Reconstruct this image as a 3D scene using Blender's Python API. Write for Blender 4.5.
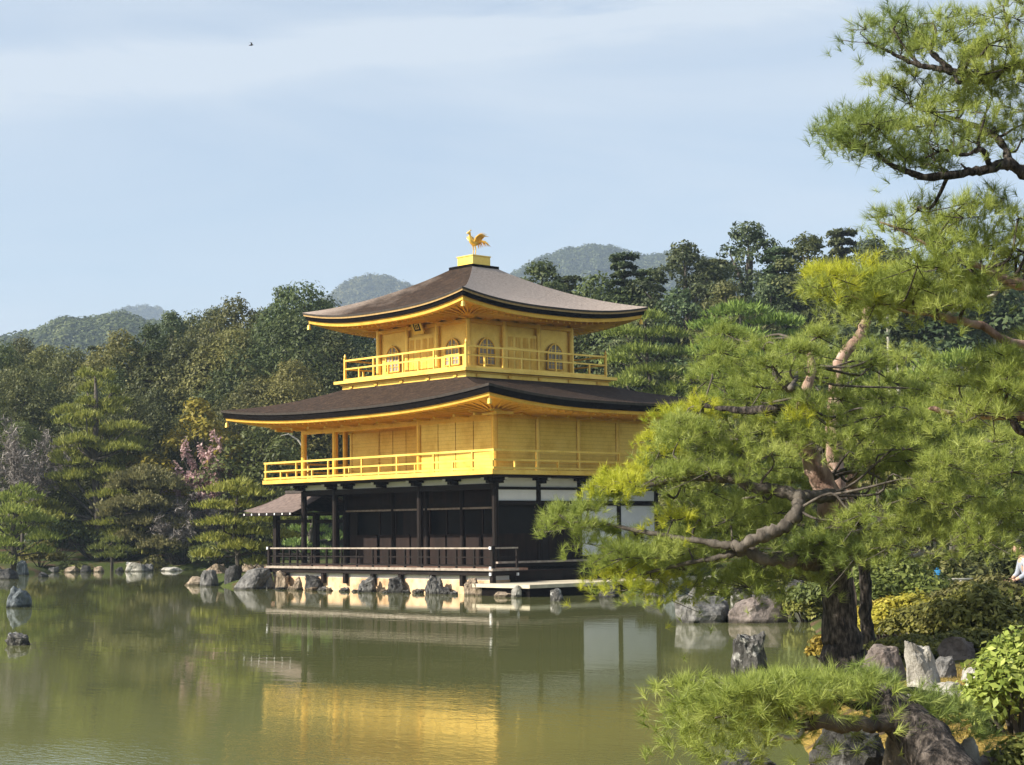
import bpy, math, random
import numpy as np
from mathutils import Vector, Matrix, noise as mnoise

for _o in list(bpy.data.objects):
    bpy.data.objects.remove(_o)
scene = bpy.context.scene
COL = scene.collection
R_ = math.radians

# ------------------------------------------------------------------ camera
CAM = np.array([46.717, -42.202, 2.256])
YAW, PITCH, ROLL, FPX = -0.82576, 0.083941, -0.011654, 1746.1
def _basis():
    cy, sy, cp, sp = math.cos(YAW), math.sin(YAW), math.cos(PITCH), math.sin(PITCH)
    f = np.array([sy*cp, cy*cp, sp]); r = np.array([cy, -sy, 0.0]); u = np.cross(r, f)
    c, s = math.cos(ROLL), math.sin(ROLL)
    return c*r + s*u, -s*r + c*u, f
RV, UV, FV = _basis()
FH = np.array([math.sin(YAW), math.cos(YAW), 0.0]); RH = np.array([math.cos(YAW), -math.sin(YAW), 0.0])
_ra = FV*FPX + RV*(-100-512.0) + UV*(382.5-92); _rb = FV*FPX + RV*(700-512.0) + UV*(382.5-6)
STREAK_N = np.cross(_ra, _rb); STREAK_N = [float(v) for v in STREAK_N/np.linalg.norm(STREAK_N)]
cam_d = bpy.data.cameras.new('camera')
cam = bpy.data.objects.new('camera', cam_d); COL.objects.link(cam)
M = Matrix(((RV[0], UV[0], -FV[0], CAM[0]), (RV[1], UV[1], -FV[1], CAM[1]), (RV[2], UV[2], -FV[2], CAM[2]), (0, 0, 0, 1)))
cam.matrix_world = M
cam_d.sensor_fit = 'HORIZONTAL'; cam_d.sensor_width = 36.0; cam_d.lens = FPX/1024*36
cam_d.clip_start = 0.1; cam_d.clip_end = 9000
scene.camera = cam

# ------------------------------------------------------------------ light
SUN_AZ, SUN_EL = 26.0, 31.0          # degrees west of south, elevation
sdir = Vector((-math.sin(R_(SUN_AZ))*math.cos(R_(SUN_EL)), -math.cos(R_(SUN_AZ))*math.cos(R_(SUN_EL)), math.sin(R_(SUN_EL))))
sl = bpy.data.lights.new('sun', 'SUN'); sl.energy = 5.0; sl.angle = R_(0.5); sl.color = (1.0, 0.93, 0.80)
so = bpy.data.objects.new('sun', sl); COL.objects.link(so)
so.rotation_euler = sdir.to_track_quat('Z', 'Y').to_euler(); so.location = (0, 0, 60)

w = bpy.data.worlds.new('World'); scene.world = w; w.use_nodes = True
nt = w.node_tree; nt.nodes.clear()
def wn(t, **k):
    n = nt.nodes.new(t)
    for a, b in k.items(): setattr(n, a, b)
    return n
sky = wn('ShaderNodeTexSky'); sky.sky_type = 'NISHITA'; sky.sun_disc = False
sky.sun_elevation = R_(SUN_EL); sky.sun_rotation = R_(180 + SUN_AZ)
sky.air_density = 1.0; sky.dust_density = 1.6; sky.ozone_density = 1.6
tc = wn('ShaderNodeTexCoord')
# thin high haze with one long streak of cirrus, laid out on the sky's own directions
def wmath(op, a, b=None, c=None):
    n = wn('ShaderNodeMath'); n.operation = op
    for i, v in enumerate((a, b, c)):
        if v is None: continue
        if hasattr(v, 'type') or hasattr(v, 'is_linked'): nt.links.new(v, n.inputs[i])
        else: n.inputs[i].default_value = v
    return n.outputs[0]
def wramp(fac, stops):
    r = wn('ShaderNodeValToRGB'); e = r.color_ramp.elements
    while len(e) < len(stops): e.new(.5)
    for i, (p, v) in enumerate(stops): e[i].position = p; e[i].color = (v, v, v, 1)
    nt.links.new(fac, r.inputs['Fac']); return r.outputs['Color']
def wnoise(scale, sc, rot, detail=6, rough=.55, dist=.5):
    mp = wn('ShaderNodeMapping'); mp.inputs['Rotation'].default_value = rot; mp.inputs['Scale'].default_value = sc
    n = wn('ShaderNodeTexNoise'); n.inputs['Scale'].default_value = scale; n.inputs['Detail'].default_value = detail
    n.inputs['Roughness'].default_value = rough; n.inputs['Distortion'].default_value = dist
    nt.links.new(tc.outputs['Generated'], mp.inputs['Vector']); nt.links.new(mp.outputs['Vector'], n.inputs['Vector']); return n.outputs['Fac']
L = nt.links.new
def streak(normal, width, scale):
    d = wn('ShaderNodeVectorMath'); d.operation = 'DOT_PRODUCT'; d.inputs[1].default_value = normal; L(tc.outputs['Generated'], d.inputs[0])
    off = wmath('MULTIPLY_ADD', wnoise(scale, (1, 1, 1), (0, 0, 0), 4), .028, -.014)
    q = wmath('ABSOLUTE', wmath('ADD', d.outputs['Value'], off))
    return wramp(wmath('DIVIDE', q, width), [(0.0, 1.0), (.3, .55), (.7, .15), (1.0, 0.0)])
n1 = (STREAK_N[0], STREAK_N[1], STREAK_N[2])
fine = wnoise(3.2, (1, 1, 7), (R_(-6), R_(5), 0), 9, .66, 1.2)
s1 = wmath('MULTIPLY', streak(n1, .026, 5.0), wramp(fine, [(.34, .12), (.62, 1.0)]))
veil = wramp(wnoise(2.0, (1, 1, 5.5), (R_(-5), R_(4), 0), 8, .55, .6), [(.34, .30), (.66, .86)])
cov = wmath('MINIMUM', wmath('ADD', wmath('MULTIPLY', s1, 1.25), veil), .95)
mx = wn('ShaderNodeMix'); mx.data_type = 'RGBA'; mx.inputs['B'].default_value = (4.1, 4.5, 4.95, 1)
bg = wn('ShaderNodeBackground'); bg.inputs['Strength'].default_value = 0.09
ow = wn('ShaderNodeOutputWorld')
L(cov, mx.inputs['Factor']); L(sky.outputs['Color'], mx.inputs['A']); L(mx.outputs['Result'], bg.inputs['Color'])
L(bg.outputs['Background'], ow.inputs['Surface'])
scene.view_settings.view_transform = 'Standard'; scene.view_settings.look = 'None'
scene.view_settings.exposure = 0.98; scene.view_settings.gamma = 1.0
scene.view_settings.use_curve_mapping = False
scene.cycles.max_bounces = 8; scene.cycles.transparent_max_bounces = 8
scene.cycles.caustics_reflective = False; scene.cycles.caustics_refractive = False
scene.cycles.sample_clamp_indirect = 6.0

# ------------------------------------------------------------------ helpers
def at(px, py, d):
    """point seen at pixel (px,py) whose horizontal distance along the view is d"""
    v = FV*FPX + RV*(px-512.0) + UV*(382.5-py)
    return CAM + v*(d/float(v @ FH))
def gp(px, d):
    v = at(px, 530.0, d); return np.array([v[0], v[1]])
def mpp(d): return d/FPX*1.003
def tag(o, label=None, cat=None, group=None, kind=None):
    if label: o['label'] = label
    if cat: o['category'] = cat
    if group: o['group'] = group
    if kind: o['kind'] = kind
    return o
def thing(name, label, cat, loc=(0, 0, 0), rz=0.0, group=None):
    o = bpy.data.objects.new(name, None); COL.objects.link(o)
    o.location = Vector([float(c) for c in loc]); o.rotation_euler = (0, 0, rz); o.empty_display_size = 0.3
    return tag(o, label, cat, group)
def dup(root, loc, rz=0.0, scale=1.0, label=None, group=None):
    r = root.copy(); COL.objects.link(r); r.location = Vector([float(c) for c in loc]); r.rotation_euler = (0, 0, rz)
    r.scale = scale if hasattr(scale, '__len__') else (scale, scale, scale)
    if label: r['label'] = label
    if group: r['group'] = group
    for ch in list(root.children):
        c = ch.copy(); COL.objects.link(c); c.parent = r
        for g in list(ch.children):
            e = g.copy(); COL.objects.link(e); e.parent = c
    return r
def fast(name, verts, faces, mat, parent=None, smooth=False, tint=None):
    """numpy mesh: faces (M,k) all the same size"""
    verts = np.asarray(verts, dtype=np.float32); faces = np.asarray(faces, dtype=np.int32)
    me = bpy.data.meshes.new(name); n, k = faces.shape
    me.vertices.add(len(verts)); me.vertices.foreach_set('co', verts.ravel())
    me.loops.add(n*k); me.loops.foreach_set('vertex_index', faces.ravel())
    me.polygons.add(n); me.polygons.foreach_set('loop_start', np.arange(0, n*k, k, dtype=np.int32))
    try: me.polygons.foreach_set('loop_total', np.full(n, k, dtype=np.int32))
    except Exception: pass
    if tint is not None:
        a = me.attributes.new('tint', 'FLOAT', 'POINT'); a.data.foreach_set('value', np.asarray(tint, dtype=np.float32))
    me.update(calc_edges=True)
    me.polygons.foreach_set('use_smooth', np.full(n, bool(smooth)))
    if mat: me.materials.append(mat)
    o = bpy.data.objects.new(name, me); COL.objects.link(o)
    if parent: o.parent = parent
    return o
class MB:
    def __init__(s): s.v = []; s.f = []
    def add(s, vs, fs):
        b = len(s.v); s.v += [tuple(float(c) for c in p) for p in vs]; s.f += [tuple(b+i for i in f) for f in fs]; return s
    def box(s, x0, y0, z0, x1, y1, z1):
        return s.add([(x0, y0, z0), (x1, y0, z0), (x1, y1, z0), (x0, y1, z0), (x0, y0, z1), (x1, y0, z1), (x1, y1, z1), (x0, y1, z1)],
                     [(0, 3, 2, 1), (4, 5, 6, 7), (0, 1, 5, 4), (1, 2, 6, 5), (2, 3, 7, 6), (3, 0, 4, 7)])
    def beam(s, a, b, wd, ht):
        a, b = Vector(a), Vector(b); d = (b-a).normalized(); up = Vector((0, 0, 1))
        if abs(d.z) > .95: up = Vector((0, 1, 0))
        r = d.cross(up).normalized(); u = r.cross(d)
        q = [a+r*(i*wd/2)+u*(j*ht/2) for i, j in ((-1, -1), (1, -1), (1, 1), (-1, 1))]
        q += [p+(b-a) for p in q]
        return s.add(q, [(3, 2, 1, 0), (4, 5, 6, 7), (0, 1, 5, 4), (1, 2, 6, 5), (2, 3, 7, 6), (3, 0, 4, 7)])
    def tube(s, pts, rad, n=8, cap=True):
        pts = [Vector([float(c) for c in p]) for p in pts]; k = len(pts); b = len(s.v)
        if not hasattr(rad, '__len__'): rad = [rad]*k
        pr = None
        for i, p in enumerate(pts):
            d = (pts[min(i+1, k-1)]-pts[max(i-1, 0)]).normalized()
            if pr is None:
                pr = d.orthogonal().normalized()
            else:
                pr = (pr-d*pr.dot(d))
                pr = pr.normalized() if pr.length > 1e-6 else d.orthogonal().normalized()
            q = d.cross(pr)
            for j in range(n):
                a = 2*math.pi*j/n
                s.v.append(tuple(p+(pr*math.cos(a)+q*math.sin(a))*float(rad[i])))
        for i in range(k-1):
            for j in range(n):
                s.f.append((b+i*n+j, b+i*n+(j+1) % n, b+(i+1)*n+(j+1) % n, b+(i+1)*n+j))
        if cap:
            s.f.append(tuple(b+j for j in range(n))[::-1]); s.f.append(tuple(b+(k-1)*n+j for j in range(n)))
        return s
    def sheet(s, fn, nu, nv):
        b = len(s.v)
        for j in range(nv+1):
            for i in range(nu+1): s.v.append(tuple(float(c) for c in fn(i/nu, j/nv)))
        for j in range(nv):
            for i in range(nu):
                a = b+j*(nu+1)+i; s.f.append((a, a+1, a+nu+2, a+nu+1))
        return s
    def build(s, name, mat, parent=None, smooth=False):
        me = bpy.data.meshes.new(name); me.from_pydata(s.v, [], s.f); me.update()
        if smooth: me.polygons.foreach_set('use_smooth', [True]*len(me.polygons))
        me.materials.append(mat)
        o = bpy.data.objects.new(name, me); COL.objects.link(o)
        if parent: o.parent = parent
        return o
def rebase(o):
    """move a mesh object's origin to the bottom centre of its mesh (top-level single-mesh things)"""
    me = o.data; n = len(me.vertices); co = np.empty(n*3, dtype=np.float32); me.vertices.foreach_get('co', co); co = co.reshape(-1, 3)
    c = np.array([(co[:, 0].min()+co[:, 0].max())/2, (co[:, 1].min()+co[:, 1].max())/2, co[:, 2].min()], dtype=np.float32)
    co -= c; me.vertices.foreach_set('co', co.ravel()); me.update(); o.location = [float(x) for x in c]
    return o

# ------------------------------------------------------------------ materials
def new_mat(name):
    m = bpy.data.materials.new(name); m.use_nodes = True; t = m.node_tree; t.nodes.clear()
    o = t.nodes.new('ShaderNodeOutputMaterial'); return m, t, o
def ramp(t, fac, stops):
    r = t.nodes.new('ShaderNodeValToRGB'); e = r.color_ramp.elements
    while len(e) < len(stops): e.new(0.5)
    for i, (p, c) in enumerate(stops): e[i].position = p; e[i].color = (c[0], c[1], c[2], 1)
    t.links.new(fac, r.inputs['Fac']); return r.outputs['Color']
def tex_noise(t, scale, detail=5, rough=.55, vec=None, dist=0, sc=None):
    c = t.nodes.new('ShaderNodeTexCoord'); n = t.nodes.new('ShaderNodeTexNoise')
    n.inputs['Scale'].default_value = scale; n.inputs['Detail'].default_value = detail; n.inputs['Roughness'].default_value = rough; n.inputs['Distortion'].default_value = dist
    src = vec or c.outputs['Object']
    if sc is not None:
        mp = t.nodes.new('ShaderNodeMapping'); mp.inputs['Scale'].default_value = sc; t.links.new(src, mp.inputs['Vector']); src = mp.outputs['Vector']
    t.links.new(src, n.inputs['Vector']); return n.outputs['Fac']
def bump(t, h, strength, dist):
    b = t.nodes.new('ShaderNodeBump'); b.inputs['Strength'].default_value = strength; b.inputs['Distance'].default_value = dist
    t.links.new(h, b.inputs['Height']); return b.outputs['Normal']
def mat_noise(name, stops, scale=4, rough=.8, metallic=0.0, bstr=0.0, bdist=.02, bscale=None, sc=None, spec=.3, detail=6, rstops=None):
    m, t, o = new_mat(name); p = t.nodes.new('ShaderNodeBsdfPrincipled')
    f = tex_noise(t, scale, detail, .6, sc=sc); t.links.new(ramp(t, f, stops), p.inputs['Base Color'])
    p.inputs['Roughness'].default_value = rough; p.inputs['Metallic'].default_value = metallic; p.inputs['Specular IOR Level'].default_value = spec
    if bstr: t.links.new(bump(t, tex_noise(t, bscale or scale*3, 6, .65, sc=sc), bstr, bdist), p.inputs['Normal'])
    t.links.new(p.outputs[0], o.inputs['Surface']); return m
def mat_leaf(name, c0, c1, c2, trans=.35, hue=.04, rough=.55):
    """leaf: colours along the leaf's own random 'tint', a slight shift per tree"""
    m, t, o = new_mat(name); a = t.nodes.new('ShaderNodeAttribute'); a.attribute_name = 'tint'
    col = ramp(t, a.outputs['Fac'], [(0.0, c0), (0.5, c1), (1.0, c2)])
    oi = t.nodes.new('ShaderNodeObjectInfo'); hs = t.nodes.new('ShaderNodeHueSaturation')
    mr = t.nodes.new('ShaderNodeMapRange'); mr.inputs['To Min'].default_value = .5-hue; mr.inputs['To Max'].default_value = .5+hue*.6
    m2 = t.nodes.new('ShaderNodeMapRange'); m2.inputs['To Min'].default_value = 1-hue*6; m2.inputs['To Max'].default_value = 1+hue*5
    t.links.new(oi.outputs['Random'], mr.inputs['Value']); t.links.new(mr.outputs[0], hs.inputs['Hue'])
    mm = t.nodes.new('ShaderNodeMath'); mm.operation = 'MULTIPLY_ADD'; mm.inputs[1].default_value = 7.31; mm.inputs[2].default_value = .2
    fr = t.nodes.new('ShaderNodeMath'); fr.operation = 'FRACT'
    t.links.new(oi.outputs['Random'], mm.inputs[0]); t.links.new(mm.outputs[0], fr.inputs[0]); t.links.new(fr.outputs[0], m2.inputs['Value']); t.links.new(m2.outputs[0], hs.inputs['Value'])
    t.links.new(col, hs.inputs['Color'])
    p = t.nodes.new('ShaderNodeBsdfPrincipled'); p.inputs['Roughness'].default_value = rough; p.inputs['Specular IOR Level'].default_value = .25
    t.links.new(hs.outputs['Color'], p.inputs['Base Color'])
    tr = t.nodes.new('ShaderNodeBsdfTranslucent'); t.links.new(hs.outputs['Color'], tr.inputs['Color'])
    ms = t.nodes.new('ShaderNodeMixShader'); ms.inputs['Fac'].default_value = trans
    t.links.new(p.outputs[0], ms.inputs[1]); t.links.new(tr.outputs[0], ms.inputs[2]); t.links.new(ms.outputs[0], o.inputs['Surface']); return m

def mat_gold(name, base, rough, metallic=.42, leafsq=True, planks=None):
    m, t, o = new_mat(name); p = t.nodes.new('ShaderNodeBsdfPrincipled')
    n1 = tex_noise(t, 1.3, 5, .6); n2 = tex_noise(t, 14, 3, .6)
    d = (base[0]*.82, base[1]*.74, base[2]*.6); l = (min(1, base[0]*1.06), base[1]*1.08, base[2]*1.25)
    c1 = ramp(t, n1, [(.3, d), (.52, base), (.75, l)])
    mxn = t.nodes.new('ShaderNodeMix'); mxn.data_type = 'RGBA'; mxn.blend_type = 'MULTIPLY'; mxn.inputs['Factor'].default_value = .5
    c2 = ramp(t, n2, [(.3, (.78, .74, .66)), (.7, (1, 1, 1))])
    t.links.new(c1, mxn.inputs['A']); t.links.new(c2, mxn.inputs['B']); col = mxn.outputs['Result']
    if planks:
        c = t.nodes.new('ShaderNodeTexCoord'); wv = t.nodes.new('ShaderNodeTexWave'); wv.wave_type = 'BANDS'; wv.bands_direction = planks[0]; wv.wave_profile = 'SIN'
        wv.inputs['Scale'].default_value = planks[1]; t.links.new(c.outputs['Object'], wv.inputs['Vector'])
        m3 = t.nodes.new('ShaderNodeMix'); m3.data_type = 'RGBA'; m3.blend_type = 'MULTIPLY'; m3.inputs['Factor'].default_value = 1
        t.links.new(col, m3.inputs['A']); t.links.new(ramp(t, wv.outputs['Fac'], [(0, (.88, .85, .78)), (.2, (1, 1, 1))]), m3.inputs['B']); col = m3.outputs['Result']
    t.links.new(col, p.inputs['Base Color']); p.inputs['Metallic'].default_value = metallic; p.inputs['Specular IOR Level'].default_value = .08
    rr = t.nodes.new('ShaderNodeMapRange'); rr.inputs['To Min'].default_value = rough-.1; rr.inputs['To Max'].default_value = rough+.12; t.links.new(n2, rr.inputs['Value']); t.links.new(rr.outputs[0], p.inputs['Roughness'])
    t.links.new(bump(t, n2, .12, .02), p.inputs['Normal'])
    t.links.new(p.outputs[0], o.inputs['Surface']); return m

MAT = {}
GB = (0.93, 0.635, 0.15)
MAT['gold'] = mat_gold('gold_leaf', GB, .38)
MAT['gold_v'] = mat_gold('gold_leaf_boards', GB, .38, planks=('Z', 2.2))
MAT['gold_deep'] = mat_gold('gold_leaf_timber', (0.93, 0.57, 0.11), .45)
def mat_shingle(name, lit_east):
    m, t, o = new_mat(name); p = t.nodes.new('ShaderNodeBsdfPrincipled')
    n1 = tex_noise(t, .55, 4, .6); n2 = tex_noise(t, 9, 6, .7, sc=(1, 1, 4))
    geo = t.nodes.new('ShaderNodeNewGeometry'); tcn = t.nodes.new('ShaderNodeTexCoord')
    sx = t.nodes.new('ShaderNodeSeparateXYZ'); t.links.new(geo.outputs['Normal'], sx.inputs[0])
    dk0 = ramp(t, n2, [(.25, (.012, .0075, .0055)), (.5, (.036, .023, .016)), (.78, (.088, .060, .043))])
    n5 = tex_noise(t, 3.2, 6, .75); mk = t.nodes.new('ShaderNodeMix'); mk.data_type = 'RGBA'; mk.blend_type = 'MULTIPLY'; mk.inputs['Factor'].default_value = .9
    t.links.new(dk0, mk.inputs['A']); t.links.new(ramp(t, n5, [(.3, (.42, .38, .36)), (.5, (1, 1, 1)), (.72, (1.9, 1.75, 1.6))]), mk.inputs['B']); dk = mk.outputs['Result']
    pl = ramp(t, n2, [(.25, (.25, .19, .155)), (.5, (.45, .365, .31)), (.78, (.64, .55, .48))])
    # light catching the east slope painted into its bark colour, patchy at its edges
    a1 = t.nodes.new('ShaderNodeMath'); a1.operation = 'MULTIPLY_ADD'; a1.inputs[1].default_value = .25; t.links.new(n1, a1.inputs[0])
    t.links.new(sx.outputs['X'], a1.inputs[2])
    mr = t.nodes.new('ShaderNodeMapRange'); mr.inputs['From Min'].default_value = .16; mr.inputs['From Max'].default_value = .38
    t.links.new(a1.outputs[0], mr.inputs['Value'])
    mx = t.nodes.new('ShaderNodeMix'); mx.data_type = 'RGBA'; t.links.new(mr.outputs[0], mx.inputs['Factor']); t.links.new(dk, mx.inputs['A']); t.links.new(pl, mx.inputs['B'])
    t.links.new(mx.outputs['Result'] if lit_east else dk, p.inputs['Base Color']); p.inputs['Roughness'].default_value = .85; p.inputs['Specular IOR Level'].default_value = .12
    # thin courses of shingles
    zs = t.nodes.new('ShaderNodeSeparateXYZ'); t.links.new(tcn.outputs['Object'], zs.inputs[0])
    wv = t.nodes.new('ShaderNodeMath'); wv.operation = 'MULTIPLY'; wv.inputs[1].default_value = 26; t.links.new(zs.outputs['Z'], wv.inputs[0])
    fr = t.nodes.new('ShaderNodeMath'); fr.operation = 'FRACT'; t.links.new(wv.outputs[0], fr.inputs[0])
    ad = t.nodes.new('ShaderNodeMath'); ad.operation = 'ADD'; t.links.new(fr.outputs[0], ad.inputs[0]); t.links.new(n2, ad.inputs[1])
    t.links.new(bump(t, ad.outputs[0], .9, .04), p.inputs['Normal'])
    t.links.new(p.outputs[0], o.inputs['Surface']); return m
MAT['shingle'] = mat_shingle('bark_shingle', False)
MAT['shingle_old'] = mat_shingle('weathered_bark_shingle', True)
MAT['porch_shingle'] = mat_noise('porch_bark_shingle', [(.3, (.10, .072, .062)), (.7, (.22, .165, .145))], 6, .8, bstr=.5, bscale=12)
MAT['edge_black'] = mat_noise('eave_black', [(.3, (.004, .003, .003)), (.7, (.009, .007, .006))], 8, .9, spec=.04)
MAT['edge_tan'] = mat_noise('eave_tan', [(.3, (.34, .21, .08)), (.7, (.48, .32, .14))], 8, .6)
MAT['edge_grey'] = mat_noise('eave_grey', [(.3, (.026, .020, .017)), (.7, (.062, .050, .043))], 8, .6)
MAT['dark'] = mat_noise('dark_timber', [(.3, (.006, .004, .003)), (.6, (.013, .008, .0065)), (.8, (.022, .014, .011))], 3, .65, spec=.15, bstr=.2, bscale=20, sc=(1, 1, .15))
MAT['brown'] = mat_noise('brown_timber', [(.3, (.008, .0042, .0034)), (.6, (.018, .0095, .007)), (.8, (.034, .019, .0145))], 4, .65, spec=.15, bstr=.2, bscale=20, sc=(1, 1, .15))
MAT['plank_floor'] = mat_noise('floor_planks', [(.3, (.16, .085, .06)), (.7, (.30, .18, .13))], 5, .55, sc=(.2, 3, 1))
MAT['grey_wood'] = mat_noise('weathered_rail', [(.3, (.20, .16, .13)), (.7, (.42, .36, .30))], 6, .55)
MAT['plaster'] = mat_noise('white_plaster', [(.3, (.74, .75, .76)), (.7, (.84, .84, .84))], 2, .9, spec=.1)
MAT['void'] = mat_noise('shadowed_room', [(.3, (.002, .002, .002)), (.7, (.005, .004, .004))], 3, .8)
MAT['peach'] = mat_noise('warm_stone_wall', [(.28, (.32, .19, .10)), (.5, (.62, .42, .25)), (.75, (.78, .58, .38))], 2.2, .9, bstr=.4, bscale=5)
MAT['slab'] = mat_noise('landing_slab', [(.3, (.40, .35, .26)), (.7, (.58, .52, .40))], 2.5, .85, bstr=.2, bscale=12)
MAT['window'] = mat_noise('window_paper', [(.3, (.24, .21, .18)), (.7, (.38, .34, .29))], 5, .5)

# ------------------------------------------------------------------ ground, pond
POND = [gp(*q) for q in ((-420, 103), (-200, 104), (-60, 103), (10, 100), (34, 101), (60, 107), (120, 108), (180, 108), (240, 106), (262, 100), (258, 92), (205, 86), (184, 80), (200, 76.5), (240, 72.5), (262, 71))]
POND += [np.array(q) for q in ((-11.3, -1.1), (1.3, -1.1), (2.0, -2.0), (3.6, -2.0), (3.7, 6.5))]
POND += [gp(*q) for q in ((606, 58.5), (660, 57.5), (730, 55), (790, 51), (803, 45), (806, 41), (818, 35), (822, 30), (812, 27), (790, 25.2), (786, 22), (792, 19), (806, 17), (770, 15.3), (700, 12.0), (690, 7.5), (560, 4.5), (300, 2.5), (-400, 1.6), (-2500, 3), (-3500, 30))]
POND = np.array(POND)
def pond_sd(P):
    """signed distance to the pond outline: negative in the water"""
    P = np.asarray(P, dtype=float).reshape(-1, 2); d = np.full(len(P), 1e18); ins = np.zeros(len(P), bool)
    n = len(POND)
    for i in range(n):
        a, b = POND[i], POND[(i+1) % n]; e = b-a; wv = P-a
        tt = np.clip((wv@e)/(e@e), 0, 1); q = wv-tt[:, None]*e; d = np.minimum(d, (q**2).sum(1))
        c = ((a[1] <= P[:, 1]) & (b[1] > P[:, 1])) | ((b[1] <= P[:, 1]) & (a[1] > P[:, 1]))
        with np.errstate(divide='ignore', invalid='ignore'):
            xi = a[0]+(P[:, 1]-a[1])/(b[1]-a[1])*(b[0]-a[0])
        ins ^= c & (P[:, 0] < xi)
    d = np.sqrt(d); return np.where(ins, -d, d)
def vnoise(P, s, seed=0):
    x = P[:, 0]*s+seed*3.1; y = P[:, 1]*s-seed*1.7
    return (np.sin(x*1.0+1.3*np.sin(y*.7))+np.sin(y*1.3+1.1*np.sin(x*.9+2))+np.sin((x+y)*2.1+seed)*.5+np.sin((x-y*1.4)*3.7)*.25)/2.75
def height(P):
    P = np.asarray(P, dtype=float).reshape(-1, 2); sd = pond_sd(P)
    dv = (P-CAM[:2])@FH[:2]
    out = .42*(1-np.exp(-np.maximum(sd, 0)/.7)) + .05*np.minimum(np.maximum(sd, 0), 6)*.35
    out += np.clip(sd/4, 0, 1)*.12*vnoise(P, .5) + np.clip(sd/2, 0, 1)*.05*vnoise(P, 2.1, 3)
    out += np.clip((dv-106)/60, 0, 1)**1.2*6.0*np.clip(sd/10, 0, 1)
    under = (P[:, 0] > -12.2) & (P[:, 0] < 4.0) & (P[:, 1] > -2.6) & (P[:, 1] < 8.9)
    out = np.where(under, np.minimum(out, .12), out)
    return np.where(sd > 0, out, -1.4*(1-np.exp(np.minimum(sd, 0)/1.0)))
def ground(x, y): return float(height([[x, y]])[0])
def spot(px, d, dz=0.0):
    q = gp(px, d); return np.array([q[0], q[1], ground(q[0], q[1])+dz])

ang = np.concatenate([np.linspace(-180, -24, 40)[:-1], np.linspace(-24, 24, 330), np.linspace(24, 180, 40)[1:]])
rad = np.concatenate([[.6], np.geomspace(1.5, 3200, 420)])
A_, Rr = np.meshgrid(np.radians(ang), rad)
dx = np.sin(A_)*Rr; dy = np.cos(A_)*Rr
XY = CAM[:2] + dx[..., None]*RH[:2] + dy[..., None]*FH[:2]
Pf = XY.reshape(-1, 2); Z = height(Pf)
na = len(ang); nr = len(rad)
idx = np.arange(na*nr).reshape(nr, na)
F = np.stack([idx[:-1, :-1].ravel(), idx[:-1, 1:].ravel(), idx[1:, 1:].ravel(), idx[1:, :-1].ravel()], 1)
def mat_ground():
    m, t, o = new_mat('earth_and_moss'); p = t.nodes.new('ShaderNodeBsdfPrincipled')
    n1 = tex_noise(t, .55, 6, .6); n2 = tex_noise(t, 9, 6, .7); n3 = tex_noise(t, 2.2, 4, .6)
    moss = ramp(t, n2, [(.3, (.13, .09, .022)), (.5, (.27, .185, .045)), (.62, (.36, .25, .07)), (.8, (.42, .33, .13))])
    earth = ramp(t, n2, [(.3, (.05, .035, .02)), (.55, (.11, .075, .045)), (.8, (.17, .12, .07))])
    green = ramp(t, n2, [(.3, (.03, .045, .012)), (.7, (.08, .10, .025))])
    def mixn(f, a, b):
        mx = t.nodes.new('ShaderNodeMix'); mx.data_type = 'RGBA'; t.links.new(f, mx.inputs['Factor']); t.links.new(a, mx.inputs['A']); t.links.new(b, mx.inputs['B']); return mx.outputs['Result']
    f1 = ramp(t, n1, [(.40, (0, 0, 0)), (.50, (1, 1, 1))]); f3 = ramp(t, n3, [(.5, (0, 0, 0)), (.62, (1, 1, 1))])
    # golden moss only on the near bank; earth and green moss beyond
    tcn = t.nodes.new('ShaderNodeTexCoord'); vd = t.nodes.new('ShaderNodeVectorMath'); vd.operation = 'DISTANCE'
    c = gp(985, 14.5); vd.inputs[1].default_value = (float(c[0]), float(c[1]), .5); t.links.new(tcn.outputs['Object'], vd.inputs[0])
    mr = t.nodes.new('ShaderNodeMapRange'); mr.inputs['From Min'].default_value = 5; mr.inputs['From Max'].default_value = 11; mr.inputs['To Min'].default_value = 1; mr.inputs['To Max'].default_value = 0
    t.links.new(vd.outputs['Value'], mr.inputs['Value'])
    far = mixn(f1, earth, green); near = mixn(f3, moss, earth)
    t.links.new(mixn(mr.outputs[0], far, near), p.inputs['Base Color']); p.inputs['Roughness'].default_value = .95; p.inputs['Specular IOR Level'].default_value = .1
    t.links.new(bump(t, n2, .8, .06), p.inputs['Normal']); t.links.new(p.outputs[0], o.inputs['Surface']); return m
g = fast('ground', np.column_stack([Pf, Z]), F, mat_ground(), smooth=True); tag(g, 'mossy earth banks and forest floor around the pond', 'ground', kind='structure')

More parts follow.
